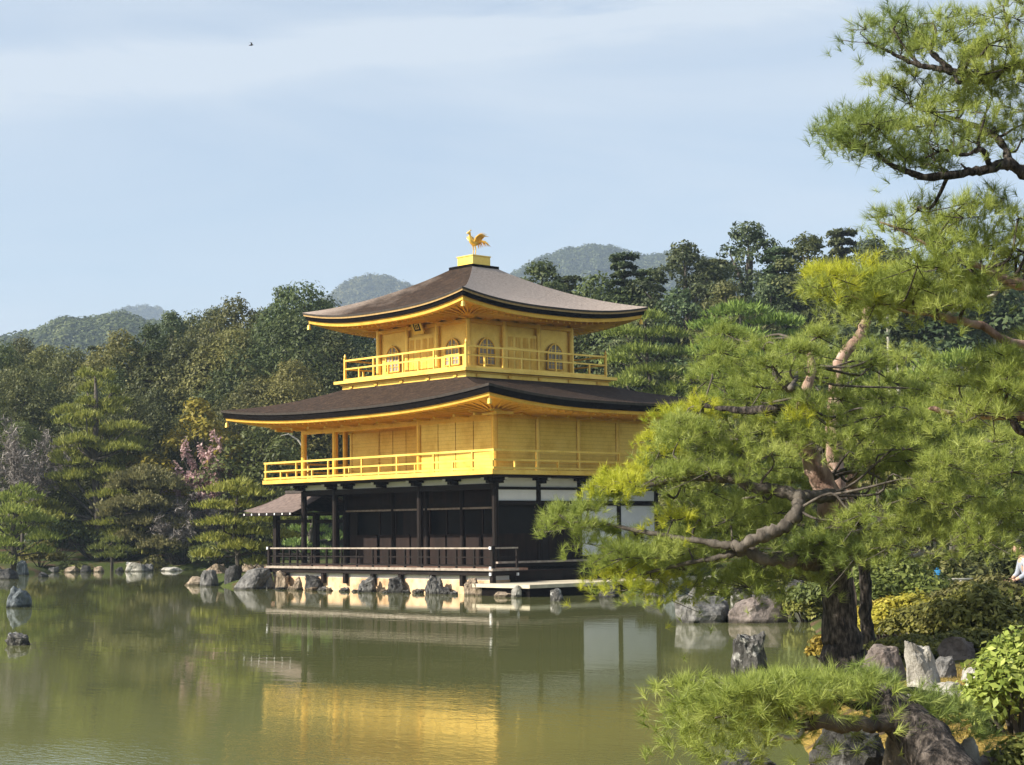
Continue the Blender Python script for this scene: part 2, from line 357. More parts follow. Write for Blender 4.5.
def mat_water():
    m, t, o = new_mat('pond_water'); p = t.nodes.new('ShaderNodeBsdfPrincipled')
    n0 = tex_noise(t, .08, 3, .5)
    t.links.new(ramp(t, n0, [(.35, (.106, .116, .044)), (.65, (.136, .143, .053))]), p.inputs['Base Color'])
    p.inputs['Roughness'].default_value = .015; p.inputs['IOR'].default_value = 1.33; p.inputs['Specular IOR Level'].default_value = .5
    # gentle ripples, crests lying across the view
    c = t.nodes.new('ShaderNodeTexCoord'); mp = t.nodes.new('ShaderNodeMapping'); mp.inputs['Rotation'].default_value = (0, 0, -R_(42.7)); mp.inputs['Scale'].default_value = (1.0, 2.4, 1)
    t.links.new(c.outputs['Object'], mp.inputs['Vector'])
    a = tex_noise(t, .9, 3, .5, vec=mp.outputs['Vector']); b = tex_noise(t, 5.5, 3, .55, vec=mp.outputs['Vector'])
    big = tex_noise(t, .07, 3, .6)
    mk = ramp(t, big, [(.45, (.25, .25, .25)), (.62, (1, 1, 1))])
    bm = t.nodes.new('ShaderNodeMath'); bm.operation = 'MULTIPLY'; t.links.new(b, bm.inputs[0]); t.links.new(mk, bm.inputs[1])
    b1 = t.nodes.new('ShaderNodeBump'); b1.inputs['Strength'].default_value = .5; b1.inputs['Distance'].default_value = .0042; t.links.new(a, b1.inputs['Height'])
    b2 = t.nodes.new('ShaderNodeBump'); b2.inputs['Strength'].default_value = .5; b2.inputs['Distance'].default_value = .0024; vd = t.nodes.new('ShaderNodeVectorMath'); vd.operation = 'DISTANCE'; vd.inputs[1].default_value = (float(CAM[0]), float(CAM[1]), 0); t.links.new(c.outputs['Object'], vd.inputs[0])
    # a light breeze ruffles the water off the near shore
    mr = t.nodes.new('ShaderNodeMapRange'); mr.inputs['From Min'].default_value = 17; mr.inputs['From Max'].default_value = 34; mr.inputs['To Min'].default_value = 3.2; mr.inputs['To Max'].default_value = .5
    t.links.new(vd.outputs['Value'], mr.inputs['Value']); b3 = t.nodes.new('ShaderNodeMath'); b3.operation = 'MULTIPLY'; t.links.new(bm.outputs[0], b3.inputs[0]); t.links.new(mr.outputs[0], b3.inputs[1]); t.links.new(b3.outputs[0], b2.inputs['Height'])
    t.links.new(b1.outputs[0], b2.inputs['Normal']); t.links.new(b2.outputs[0], p.inputs['Normal'])
    t.links.new(p.outputs[0], o.inputs['Surface']); return m
wq = [CAM[:2]+RH[:2]*a+FH[:2]*b for a, b in ((-95, -6), (26, -6), (40, 125), (-95, 125))]
mb = MB(); mb.add([(q[0], q[1], 0) for q in wq], [(0, 1, 2, 3)])
tag(mb.build('pond_water', mat_water()), 'olive green mirror pond', 'water', kind='structure')

# ================================================================== THE PAVILION
K = 2.12; BX, BY = 11.66, 8.48
pav = thing('golden_pavilion', 'three storeyed golden pavilion with curved bark roofs standing on the pond edge', 'temple', (-5.83, 4.24, 0))
OFF = Vector((-5.83, 4.24, 0))
def pb(mb, name, mat, parent=None, smooth=False, label=None):
    """part of the pavilion; the builders work in ground-plan coordinates"""
    par = parent or pav
    mb.v = [(x-OFF.x, y-OFF.y, z) for x, y, z in mb.v]
    o = mb.build(name, mat, par, smooth)
    if label: o['label'] = label
    return o

# ---- base
pb(MB().box(-11.75, -1.42, -.9, 1.25, -.46, .50).box(-11.75, -.46, -.9, .38, 8.6, .5), 'stone_wall', MAT['peach'])
pb(MB().box(-11.72, -1.39, .50, 1.22, -.48, .70).box(-11.72, -.48, .5, .36, 8.55, .70), 'plaster_band', MAT['plaster'])
m = MB()
m.box(-11.80, -1.62, .66, 1.62, -1.44, .83); m.box(1.44, -1.44, .66, 1.62, -.45, .83); m.box(-11.8, -1.44, .66, -11.6, 8.4, .83)
pb(m, 'floor_joist', MAT['dark'])
for X in (-10.75, -8.3, -6.9, -5.2, -3.55, -1.75, -.1, 1.5):
    pb(MB().box(X-.08, -1.58, .28, X+.08, -1.43, .66), 'floor_post', MAT['dark'])
m = MB().box(-11.89, -1.7, .835, 1.7, 8.9, .90); m.box(-11.89, -1.7, .9, 1.7, -.001, .915)
fl = pb(MB().box(-11.87, -1.68, .832, 1.68, 0.0, .905).box(-11.87, 0, .832, .5, 8.9, .905), 'veranda_floor', MAT['plank_floor'])
pb(MB().box(-11.90, -1.72, .828, 1.72, -1.62, .918).box(1.62, -1.62, .828, 1.72, -.45, .918).box(.46, -.42, 1.05, .58, 8.9, 1.12).box(-11.9, -1.62, .828, -11.8, 2.0, .918), 'floor_edge', MAT['grey_wood'])
# black skirt and step on the east side, landing
pb(MB().box(.40, -.44, .42, .5, 8.8, 1.05).box(.5, -.40, .40, .98, 8.8, .76), 'step_skirt', MAT['dark'])
pb(MB().box(.50, -.42, .76, 1.02, 8.8, .80), 'step_board', MAT['brown'])
m = MB(); m.box(1.26, -2.25, .29, 4.15, 8.2, .41)
pb(m, 'landing', MAT['slab'])
pb(MB().box(1.35, -2.1, -.8, 4.0, 8.1, .288), 'landing_base', MAT['edge_black'])
# ---- ground floor railing
rl = pb(MB().beam((-11.80, -1.60, 1.615), (1.60, -1.60, 1.615), .07, .055).beam((1.60, -1.565, 1.615), (1.60, -.42, 1.615), .07, .055).beam((-11.80, -1.565, 1.615), (-11.80, .2, 1.615), .07, .055), 'veranda_railing', MAT['grey_wood'])
pb(MB().beam((-11.80, -1.60, 1.30), (1.60, -1.60, 1.30), .05, .045).beam((1.60, -1.57, 1.30), (1.60, -.42, 1.30), .05, .045).beam((-11.80, -1.57, 1.30), (-11.80, .2, 1.30), .05, .045), 'middle_rail', MAT['dark'], rl)
pb(MB().beam((-11.80, -1.60, 1.0), (1.60, -1.60, 1.0), .06, .06), 'bottom_rail', MAT['dark'], rl)
for i in range(15):
    X = -11.80+13.4*i/14
    big = i in (0, 14)
    pb(MB().box(X-(.07 if big else .032), -1.60-(.07 if big else .032), .5 if i == 14 else .91, X+(.07 if big else .032), -1.60+(.07 if big else .032), 1.70 if big else 1.588), 'railing_post', MAT['dark'], rl)
for (X, Y) in ((1.60, -.45), (-11.80, -.6), (-11.80, .2)):
    pb(MB().box(X-.035, Y-.035, .5 if X > 0 else .91, X+.035, Y+.035, 1.588), 'railing_post', MAT['dark'], rl)
for (X, Y, Zc) in ((1.60, -1.68, .72), (1.66, -.45, .70), (1.60, -1.68, .93), (-11.80, -1.68, .72), (-11.80, -1.68, 1.62), (1.60, -1.68, 1.62)):
    pb(MB().box(X-.045, Y-.05, Zc-.05, X+.045, Y-.002, Zc+.05), 'metal_cap', MAT['plaster'], rl)

# ---- ground floor columns and walls
def column(x, y, z0, z1, r, mat, parent=None):
    return pb(MB().tube([(x, y, z0), (x, y, z1)], r, 10), 'column', mat, parent, smooth=False)
SX = (0, -2*K, -4.5*K, -BX); EY = (0, K, 2*K, 3*K, 4*K)
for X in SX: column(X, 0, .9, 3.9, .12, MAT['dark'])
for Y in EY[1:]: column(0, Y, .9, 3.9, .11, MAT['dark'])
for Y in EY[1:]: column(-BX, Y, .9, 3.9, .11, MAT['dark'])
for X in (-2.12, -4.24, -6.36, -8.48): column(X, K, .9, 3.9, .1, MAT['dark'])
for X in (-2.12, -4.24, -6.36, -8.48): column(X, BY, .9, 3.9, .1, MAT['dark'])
# dark room
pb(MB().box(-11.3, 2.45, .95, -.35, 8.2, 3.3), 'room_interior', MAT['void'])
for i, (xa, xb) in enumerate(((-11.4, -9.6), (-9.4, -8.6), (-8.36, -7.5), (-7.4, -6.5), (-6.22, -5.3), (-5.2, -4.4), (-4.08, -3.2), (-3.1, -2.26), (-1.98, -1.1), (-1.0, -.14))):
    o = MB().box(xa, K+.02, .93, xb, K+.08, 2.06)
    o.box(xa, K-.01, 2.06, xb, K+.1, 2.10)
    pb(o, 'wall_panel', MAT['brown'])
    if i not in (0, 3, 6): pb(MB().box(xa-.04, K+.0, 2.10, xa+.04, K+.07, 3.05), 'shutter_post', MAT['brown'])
for (xa, xb) in ((-7.9, -6.5), (-11.4, -10.9)):
    pb(MB().box(xa, K+.03, 2.1, xb, K+.07, 3.0), 'shutter', MAT['dark'])
pb(MB().box(-11.6, K-.06, 3.05, -.1, K+.09, 3.12), 'lintel', MAT['grey_wood'])
pb(MB().box(-11.62, K-.02, 3.12, -.1, K+.08, 3.30).box(-.09, 2.0, 3.12, .09, 8.5, 3.30), 'wall_beam', MAT['dark'])
pb(MB().box(-11.6, K+.0, 3.30, -.1, K+.06, 3.86), 'upper_wall', MAT['brown'])
pb(MB().box(-11.6, .1, 3.86, -.1, 8.4, 3.90), 'veranda_ceiling', MAT['brown'])
# front beam of the veranda and the beams of the east front
pb(MB().box(-11.66, -.07, 3.72, 0.13, .07, 3.92), 'front_beam', MAT['dark'])
pb(MB().box(-.07, .07, 3.70, .07, 8.6, 3.80).box(-.075, .07, 3.14, .075, 1.99, 3.30), 'side_beam', MAT['dark'])
pb(MB().box(-11.73, .07, 3.70, -11.6, 8.6, 3.92), 'side_beam', MAT['dark'])
for j in range(4):
    y0, y1 = EY[j]+.12, EY[j+1]-.12
    pb(MB().box(-.03, y0, 3.30, .03, y1, 3.70), 'white_panel', MAT['plaster'])
    pb(MB().box(-.03, y0, 3.80, .03, y1, 4.16), 'white_panel', MAT['plaster'])
    if j >= 2:
        pb(MB().box(-.03, y0, 1.28, .03, y1, 3.12), 'white_wall', MAT['plaster'])
        pb(MB().box(-.05, y0, .93, .05, y1, 1.28), 'wall_panel', MAT['brown'])
pb(MB().box(-.05, .12, .93, .05, 2.0, 2.06).box(-.07, .12, 2.06, .07, 2.0, 2.11), 'wall_panel', MAT['brown'])
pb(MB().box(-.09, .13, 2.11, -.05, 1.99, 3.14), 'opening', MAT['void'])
m = MB()
for k in range(10):
    m.box(-.03-.02*(k % 2), 2.24+.188*k, .93, .05-.02*(k % 2), 2.24+.188*k+.18, 3.12)
pb(m, 'plank_door', MAT['dark'])
pb(MB().box(-11.69, 2.2, .93, -11.6, 8.4, 3.7), 'west_wall', MAT['brown'])
pb(MB().box(-11.5, 8.42, .93, -.1, 8.5, 3.9), 'north_wall', MAT['brown'])
# ---- brackets below the upper deck
def bracket(x, y, dx_, dy_):
    b = MB(); px_, py_ = -dy_, dx_
    def bx(a0, a1, c0, c1, z0, z1):
        xs = sorted((x+dx_*a0+px_*c0, x+dx_*a1+px_*c1)); ys = sorted((y+dy_*a0+py_*c0, y+dy_*a1+py_*c1)); b.box(xs[0], ys[0], z0, xs[1], ys[1], z1)
    bx(-.1, .30, -.09, .09, 3.925, 4.03); bx(-.06, .52, -.075, .075, 4.032, 4.125); bx(.02, .16, -.36, .36, 4.035, 4.12)
    br = pb(b, 'bracket', MAT['dark'])
    t = MB(); xs = sorted((x+dx_*.522+px_*-.07, x+dx_*.56+px_*.07)); ys = sorted((y+dy_*.522+py_*-.07, y+dy_*.56+py_*.07)); t.box(xs[0], ys[0], 4.035, xs[1], ys[1], 4.122)
    pb(t, 'bracket_tip', MAT['plaster'], br)
bxs = [0, -K, -2*K, -3*K, -4*K, -4.5*K, -BX]
for X in bxs:
    bracket(X, -.075, 0, -1)
for i in range(6):
    a, b = bxs[i+1]+.2, bxs[i]-.2
    pb(MB().box(a-.05, -.03, 3.925, b+.05, .03, 4.155), 'white_panel', MAT['plaster'])
for j in range(5): bracket(.075, EY[j], 1, 0)
for j in range(5): bracket(-BX-.075, EY[j], -1, 0)
pb(MB().box(-11.6, .04, 3.92, -.1, .1, 4.16).box(-11.7, .1, 3.92, -11.62, 8.5, 4.16), 'bracket_backing', MAT['dark'])
pb(MB().box(-11.66-.9, -.9, 4.128, .9, 9.38, 4.205), 'upper_deck_beam', MAT['dark'])
# ---- second floor
o2 = 1.21
pb(MB().box(-BX-o2, -o2, 4.208, o2, BY+o2, 4.36), 'upper_deck', MAT['gold'])
def koran(name, x0, y0, x1, y1, zd, ztop, zmid, step, th, posts, corner_top=None, gap=.10):
    """golden balustrade round a deck: three rails, full posts and half struts"""
    r = MB()
    for (z, t) in ((ztop, th), (zmid, th*.85), (zd+.07, th)):
        r.beam((x0-gap, y0, z), (x1+gap, y0, z), t, t); r.beam((x0-gap, y1, z), (x1+gap, y1, z), t, t)
        r.beam((x0, y0+th*.55, z), (x0, y1-th*.55, z), t*.96, t*.96); r.beam((x1, y0+th*.55, z), (x1, y1-th*.55, z), t*.96, t*.96)
    rr = pb(r, name, MAT['gold'])
    pts = set()
    def run(a, b):
        n = max(1, round((Vector(b)-Vector(a)).length/step))
        for i in range(n+1):
            q = Vector(a).lerp(Vector(b), i/n); key = (round(q.x, 2), round(q.y, 2))
            if key in pts: continue
            pts.add(key); corner = i in (0, n)
            h = th*.62 if corner and corner_top else th*.45
            top = (corner_top if corner and corner_top else (ztop+.02 if (i % 2 == 0) else zmid))
            b_ = MB().box(q.x-h, q.y-h, zd, q.x+h, q.y+h, top)
            if corner and corner_top:
                b_.tube([(q.x, q.y, top), (q.x, q.y, top+.05), (q.x, q.y, top+.11), (q.x, q.y, top+.17)], [h*.8, h*1.15, h*.8, .008], 8)
            pb(b_, 'railing_post', MAT['gold'], rr)
    run((x0, y0), (x1, y0)); run((x1, y0), (x1, y1)); run((x0, y0), (x0, y1)); run((x0, y1), (x1, y1))
    return rr
koran('golden_railing', -BX-o2+.1, -o2+.1, o2-.1, BY+o2-.1, 4.36, 5.06, 4.72, 1.05, .075, None)
Z2, Z2T = 4.36, 6.42
for X in SX: column(X, 0, Z2, 6.5, .12, MAT['gold_deep'])
for Y in EY[1:]:
    column(0, Y, Z2, 6.5, .10, MAT['gold']); column(-BX, Y, Z2, 6.5, .11, MAT['gold_deep'])
# flush south-east room front, east front, recessed wall behind the open veranda
def wall_boards(x0, y0, x1, y1, z0, z1, n, name='gold_wall', mat='gold_v', th=.06):
    """a row of gold board panels with narrow grooves between them"""
    for i in range(n):
        a = Vector((x0, y0)).lerp(Vector((x1, y1)), i/n); b = Vector((x0, y0)).lerp(Vector((x1, y1)), (i+1)/n)
        d = (b-a).normalized()*.018; a2, b2 = a+d, b-d
        if abs(x1-x0) > abs(y1-y0): pb(MB().box(min(a2.x, b2.x), a.y-th/2, z0, max(a2.x, b2.x), a.y+th/2, z1), name, MAT[mat])
        else: pb(MB().box(a.x-th/2, min(a2.y, b2.y), z0, a.x+th/2, max(a2.y, b2.y), z1), name, MAT[mat])
wall_boards(-2*K+.12, 0, -.12, 0, Z2, 6.22, 4)
pb(MB().box(-2*K, .06, Z2, -.1, .1, 6.5), 'wall_core', MAT['gold_deep'])
pb(MB().box(-BX, -.09, 6.22, .09, .09, 6.48), 'head_beam', MAT['gold_deep'])
for j in range(4): wall_boards(0, EY[j]+.10, 0, EY[j+1]-.10, Z2, 6.3, 1)
pb(MB().box(-.1, .1, Z2, -.05, BY, 6.5), 'wall_core', MAT['gold_deep'])
pb(MB().box(-.07, .1, 6.30, .085, BY, 6.46).box(-.05, .12, 4.66, .045, BY, 4.72), 'head_beam', MAT['gold_deep'])
wall_boards(-BX+.5, K, -9.3, K, Z2, 6.28, 1, 'louvre_shutter')
wall_boards(-9.3, K, -2*K, K, Z2, 6.28, 6)
pb(MB().box(-BX+.45, K+.05, Z2, -2*K, K+.1, 6.5), 'wall_core', MAT['gold_deep'])
m = MB()
for k in range(13): m.box(-BX+.55, K-.06, 4.62+.125*k, -9.36, K-.035, 4.62+.125*k+.07)
pb(m, 'louvre', MAT['gold'])
pb(MB().box(-BX+.40, K-.07, Z2, -BX+.52, K+.1, 6.3), 'column', MAT['gold'])
pb(MB().box(-2*K-.06, .12, Z2, -2*K, K, 6.4), 'gold_wall', MAT['gold_v'])
pb(MB().box(-BX+.42, K+.1, Z2, -BX+.5, BY-.1, 6.4), 'gold_wall', MAT['gold_v'])
pb(MB().box(-BX+.4, BY-.06, Z2, -.1, BY+.03, 6.4), 'gold_wall', MAT['gold_v'])
pb(MB().box(-BX-.05, .1, 6.43, -.1, BY-.1, 6.50), 'gold_ceiling', MAT['gold_deep'])

# ---- roofs
class Roof:
    def __init__(s, hx, hy, ix, iy, zmid, ztip, ztop, curve):
        s.hx, s.hy, s.ix, s.iy, s.zmid, s.lift, s.ztop, s.curve = hx, hy, ix, iy, zmid, ztip-zmid, ztop, curve
    def pt(s, side, u, t, inset=0.0, dz=0.0):
        """side 0..3 = S,E,N,W; u in -1..1 along the eave; t 0 eave .. 1 top"""
        hx = (s.hx-inset)*(1-t)+s.ix*t; hy = (s.hy-inset)*(1-t)+s.iy*t
        h = s.ztop-s.zmid; prof = s.curve*t+(1-s.curve)*t*t
        z = s.zmid+h*prof+s.lift*abs(u)**2.6*(1-t)**1.7+dz
        # eave line bows gently outwards at the corners
        k = .05*abs(u)**3*(1-t)
        if side == 0: x, y = u*(hx+k), -hy-k
        elif side == 1: x, y = hx+k, u*(hy+k)
        elif side == 2: x, y = -u*(hx+k), hy+k
        else: x, y = -hx-k, -u*(hy+k)
        return (x-5.83, y+4.24, z)
    def band(s, a, b, n=40):
        m = MB()
        for sd in range(4): m.sheet(lambda U, V: s.pt(sd, U*2-1, 0, *(a if V < .5 else b)), n, 1)
        return m
    def top(s):
        m = MB()
        for sd in range(4): m.sheet(lambda U, V: s.pt(sd, U*2-1, V), 40, 22)
        return m
    def soffit(s, a, wx, wy, zw):
        m = MB()
        for sd in range(4):
            def fn(U, V):
                p = s.pt(sd, U*2-1, 0, *a); u = U*2-1
                q = {0: (u*wx, -wy), 1: (wx, u*wy), 2: (-u*wx, wy), 3: (-wx, -u*wy)}[sd]
                return (p[0]*(1-V)+(q[0]-5.83)*V, p[1]*(1-V)+(q[1]+4.24)*V, p[2]*(1-V)+zw*V)
            m.sheet(fn, 40, 4)
        return m
    def rafters(s, a, wx, wy, zw, step, wd, dz):
        m = MB()
        for sd in range(4):
            ln = (s.hx if sd in (0, 2) else s.hy)*2; n = int(ln/step)
            for i in range(n+1):
                u = -1+2*(i+.5)/(n+1)
                p = s.pt(sd, u, 0, *a); uu = u
                q = {0: (max(-wx, min(wx, u*s.hx)), -wy), 1: (wx, max(-wy, min(wy, u*s.hy))), 2: (max(-wx, min(wx, -u*s.hx)), wy), 3: (-wx, max(-wy, min(wy, -u*s.hy)))}[sd]
                A = (p[0], p[1], p[2]-dz); B = (q[0]-5.83, q[1]+4.24, zw-dz)
                m.beam(A, B, wd, wd*1.25)
        return m
def make_roof(name, R, edges, wx, wy, zw, bark, raf):
    top = pb(R.top(), name, MAT[bark], smooth=True)
    inset, z = 0.0, 0.0
    for (nm, din, dz, mat, back) in edges:
        a = (inset+back, z); b = (inset+back+din, z+dz)
        if back: pb(R.band((inset, z), a), 'eave_step', MAT[mat], top)
        pb(R.band(a, b), nm, MAT[mat], top); inset, z = b
    pb(R.soffit((inset, z), wx, wy, zw), 'soffit', MAT['gold_deep'], top)
    pb(R.rafters((inset+.32, z+.01), wx, wy, zw, raf, .07, .03), 'rafters', MAT['gold_deep'], top)
    return top
RO2 = Roof(5.83+2.4, 4.24+2.4, 3.78, 3.78, 6.88, 7.27, 7.96, .72)
RO3 = Roof(2.75+2.15, 2.75+2.15, .58, .58, 10.72, 11.12, 12.84, .62)
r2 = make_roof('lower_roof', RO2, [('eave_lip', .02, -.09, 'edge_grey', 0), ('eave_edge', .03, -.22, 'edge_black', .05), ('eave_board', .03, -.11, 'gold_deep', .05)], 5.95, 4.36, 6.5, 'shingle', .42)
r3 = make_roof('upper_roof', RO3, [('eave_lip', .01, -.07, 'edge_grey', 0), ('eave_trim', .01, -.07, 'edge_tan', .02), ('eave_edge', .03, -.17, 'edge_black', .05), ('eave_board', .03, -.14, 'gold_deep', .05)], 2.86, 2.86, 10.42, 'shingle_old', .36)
# ends of the bracket arms under both eaves
for i in range(13):
    X = -BX-.9+(BX+1.8)*i/12
    pb(MB().box(X-.06, -.78, 6.36, X+.06, .06, 6.46).box(X-.04, -1.0, 6.46, X+.04, -.5, 6.53), 'bracket_arm', MAT['gold'])
for j in range(9):
    Y = -.5+(BY+1.0)*j/8
    pb(MB().box(-.06, Y-.06, 6.36, .72, Y+.06, 6.44), 'bracket_arm', MAT['gold'])
# ---- third floor
cx, cy, h3 = -5.83, 4.24, 2.75
dk = h3+1.30; bs = dk-.25
pb(MB().box(cx-bs, cy-bs, 7.70, cx+bs, cy+bs, 8.10), 'top_storey_base', MAT['gold'])
pb(MB().box(cx-bs-.06, cy-bs-.06, 8.10, cx+bs+.06, cy+bs+.06, 8.16), 'base_moulding', MAT['gold_deep'])
pb(MB().box(cx-dk, cy-dk, 8.163, cx+dk, cy+dk, 8.28), 'top_deck', MAT['gold'])
for i in range(5):
    for sd in range(2):
        a = -bs+.6+(2*bs-1.2)*i/4
        if sd == 0: pb(MB().box(cx+a-.09, cy-bs-.05, 7.98, cx+a+.09, cy-bs-.002, 8.08), 'base_bracket', MAT['gold_deep'])
        else: pb(MB().box(cx+bs+.002, cy+a-.09, 7.98, cx+bs+.05, cy+a+.09, 8.08), 'base_bracket', MAT['gold_deep'])
koran('top_railing', cx-dk+.33, cy-dk+.33, cx+dk-.33, cy+dk-.33, 8.28, 9.12, 8.78, .95, .07, None, corner_top=9.22, gap=0.0)
Z3, Z3T = 8.28, 10.2
cols = [-h3, -h3/3, h3/3, h3]
for a in cols:
    column(cx+a, cy-h3, Z3, 10.45, .11, MAT['gold'])
    column(cx+a, cy+h3, Z3, 10.45, .11, MAT['gold'])
for a in cols[1:3]:
    column(cx+h3, cy+a, Z3, 10.45, .11, MAT['gold']); column(cx-h3, cy+a, Z3, 10.45, .11, MAT['gold'])
pb(MB().box(cx-h3+.02, cy-h3+.06, Z3, cx+h3-.06, cy+h3-.02, 10.45), 'wall_core', MAT['gold'])
pb(MB().box(cx-h3, cy-h3-.07, 10.16, cx+h3+.07, cy-h3+.05, 10.30).box(cx+h3-.05, cy-h3+.05, 10.16, cx+h3+.07, cy+h3, 10.30), 'head_beam', MAT['gold_deep'])
pb(MB().box(cx-h3-.05, cy-h3-.05, Z3+.001, cx+h3+.05, cy-h3+.04, Z3+.10).box(cx+h3-.04, cy-h3+.04, Z3+.001, cx+h3+.05, cy+h3, Z3+.10), 'sill_beam', MAT['gold'])
def face(side, a, z, out):
    """point on the third-floor wall: a along the wall from its centre, out in front of it"""
    if side == 'S': return (cx+a, cy-h3-out, z)
    return (cx+h3+out, cy+a, z)
def katomado(side, a0):
    """bell-shaped window: ogee outline, pale lattice of bars over paper"""
    half = .40; zb, zs, zt = 8.58, 9.22, 9.60
    out = [(-half*1.06, zb), (half*1.06, zb), (half, zs)]
    for k in range(1, 9):
        s = k/9; out.append((half*(1-s**1.25)*(1+.10*math.sin(math.pi*s)), zs+(zt-zs)*(math.sin(s*math.pi/2)**1.05)))
    out.append((0, zt+.03)); left = [(-x, z) for x, z in out[2:-1]][::-1]; out += left
    n = len(out); m = MB()
    m.add([face(side, a0+x, z, .015) for x, z in out]+[face(side, a0+x, z, -.10) for x, z in out], [tuple(range(n))]+[(i, (i+1) % n, n+(i+1) % n, n+i) for i in range(n)])
    wdw = pb(m, 'arched_window', MAT['window'])
    f = MB()
    for i in range(n):
        p, q = out[i], out[(i+1) % n]
        f.beam(face(side, a0+p[0], p[1], .03), face(side, a0+q[0], q[1], .03), .05, .05)
    pb(f, 'window_frame', MAT['gold_deep'], wdw)
    b = MB()
    for x in (0.0,): b.beam(face(side, a0+x, zb, .028), face(side, a0+x, zt, .028), .05, .05)
    for x in (-.2, .2): b.beam(face(side, a0+x, zb, .026), face(side, a0+x, zt-.13, .026), .022, .022)
    for z, t in ((8.78, .02), (8.98, .045), (9.2, .02), (9.36, .02)):
        hw = half*.96 if z < 9.3 else half*.75
        b.beam(face(side, a0-hw, z, .029), face(side, a0+hw, z, .029), t, t)
    pb(b, 'window_lattice', MAT['gold'], wdw)
def door(side):
    m = MB()
    a, b = face(side, -.80, Z3+.10, .01), face(side, .80, 9.86, .05)
    m.box(min(a[0], b[0]), min(a[1], b[1]), a[2], max(a[0], b[0]), max(a[1], b[1]), b[2])
    d = pb(m, 'panel_door', MAT['gold'])
    for i in range(4):
        c0 = -.80+.4*i+.06; c1 = c0+.28
        g_ = MB()
        for (z0, z1) in ((8.5, 8.86), (8.94, 9.24)):
            a, b = face(side, c0, z0, .052), face(side, c1, z1, .066); g_.box(min(a[0], b[0]), min(a[1], b[1]), a[2], max(a[0], b[0]), max(a[1], b[1]), b[2])
        pb(g_, 'door_panel', MAT['gold_deep'], d)
        w_ = MB(); a, b = face(side, c0, 9.34, .052), face(side, c1, 9.74, .06); w_.box(min(a[0], b[0]), min(a[1], b[1]), a[2], max(a[0], b[0]), max(a[1], b[1]), b[2])
        pn = pb(w_, 'door_lattice', MAT['gold_deep'], d)
        for k in range(3):
            l_ = MB(); x = c0+.06+.08*k; a, b = face(side, x-.012, 9.34, .061), face(side, x+.012, 9.74, .075); l_.box(min(a[0], b[0]), min(a[1], b[1]), a[2], max(a[0], b[0]), max(a[1], b[1]), b[2])
            l_.v = l_.v; pb(l_, 'lattice_bar', MAT['gold'], d)
    for x in (-.86, .86):
        a, b = face(side, x-.06, Z3+.1, .0), face(side, x+.06, 9.98, .09); q = MB().box(min(a[0], b[0]), min(a[1], b[1]), a[2], max(a[0], b[0]), max(a[1], b[1]), b[2]); pb(q, 'door_frame', MAT['gold'], d)
for sd in ('S', 'E'):
    for a in (-1.83, 1.83): katomado(sd, a)
    door(sd)
# brackets and plaque under the top eave
for i in range(7):
    a = -h3-.1+(2*h3+.2)*i/6
    if i != 3: pb(MB().box(cx+a-.07, cy-h3-.55, 10.30, cx+a+.07, cy-h3+.02, 10.40).box(cx+a-.22, cy-h3-.16, 10.31, cx+a+.22, cy-h3-.06, 10.39), 'bracket_arm', MAT['gold_deep'])
    pb(MB().box(cx+h3-.02, cy+a-.07, 10.30, cx+h3+.55, cy+a+.07, 10.40).box(cx+h3+.06, cy+a-.22, 10.31, cx+h3+.16, cy+a+.22, 10.39), 'bracket_arm', MAT['gold_deep'])
pl = MB(); P0 = Vector((cx, cy-h3-.30, 10.34)); tl = R_(24)
def plq(x, y, z): return (P0.x+x, P0.y-math.sin(tl)*z+y*math.cos(tl), P0.z+z*math.cos(tl)+y*math.sin(tl))
def pbox(mb, x0, y0, z0, x1, y1, z1):
    return mb.add([plq(*q) for q in ((x0, y0, z0), (x1, y0, z0), (x1, y1, z0), (x0, y1, z0), (x0, y0, z1), (x1, y0, z1), (x1, y1, z1), (x0, y1, z1))],
                  [(0, 3, 2, 1), (4, 5, 6, 7), (0, 1, 5, 4), (1, 2, 6, 5), (2, 3, 7, 6), (3, 0, 4, 7)])
plaque = pb(pbox(MB(), -.30, -.03, -.42, .30, .03, .42), 'name_plaque', MAT['gold'])
pb(pbox(MB(), -.19, -.036, -.29, .19, -.031, .29), 'plaque_panel', MAT['brown'], plaque)
k_ = MB()
for (x0, z0, x1, z1) in ((-.10, .20, .10, .235), (-.13, .08, .13, .11), (-.02, .02, .02, .2), (-.10, -.03, .11, 0), (-.11, -.2, -.08, -.04), (.08, -.2, .11, -.04), (-.11, -.22, .11, -.19), (-.015, -.19, .015, -.04)):
    pbox(k_, x0, -.042, z0, x1, -.037, z1)
pb(k_, 'plaque_lettering', MAT['gold'], plaque)
# roof crown
pb(MB().box(cx-.72, cy-.72, 12.62, cx+.72, cy+.72, 12.86), 'crown_base', MAT['edge_black'])
pb(MB().box(cx-.47, cy-.47, 12.863, cx+.47, cy+.47, 13.24), 'crown_box', MAT['gold'])
pb(MB().box(cx-.50, cy-.50, 13.243, cx+.50, cy+.50, 13.285), 'crown_lid', MAT['gold'])
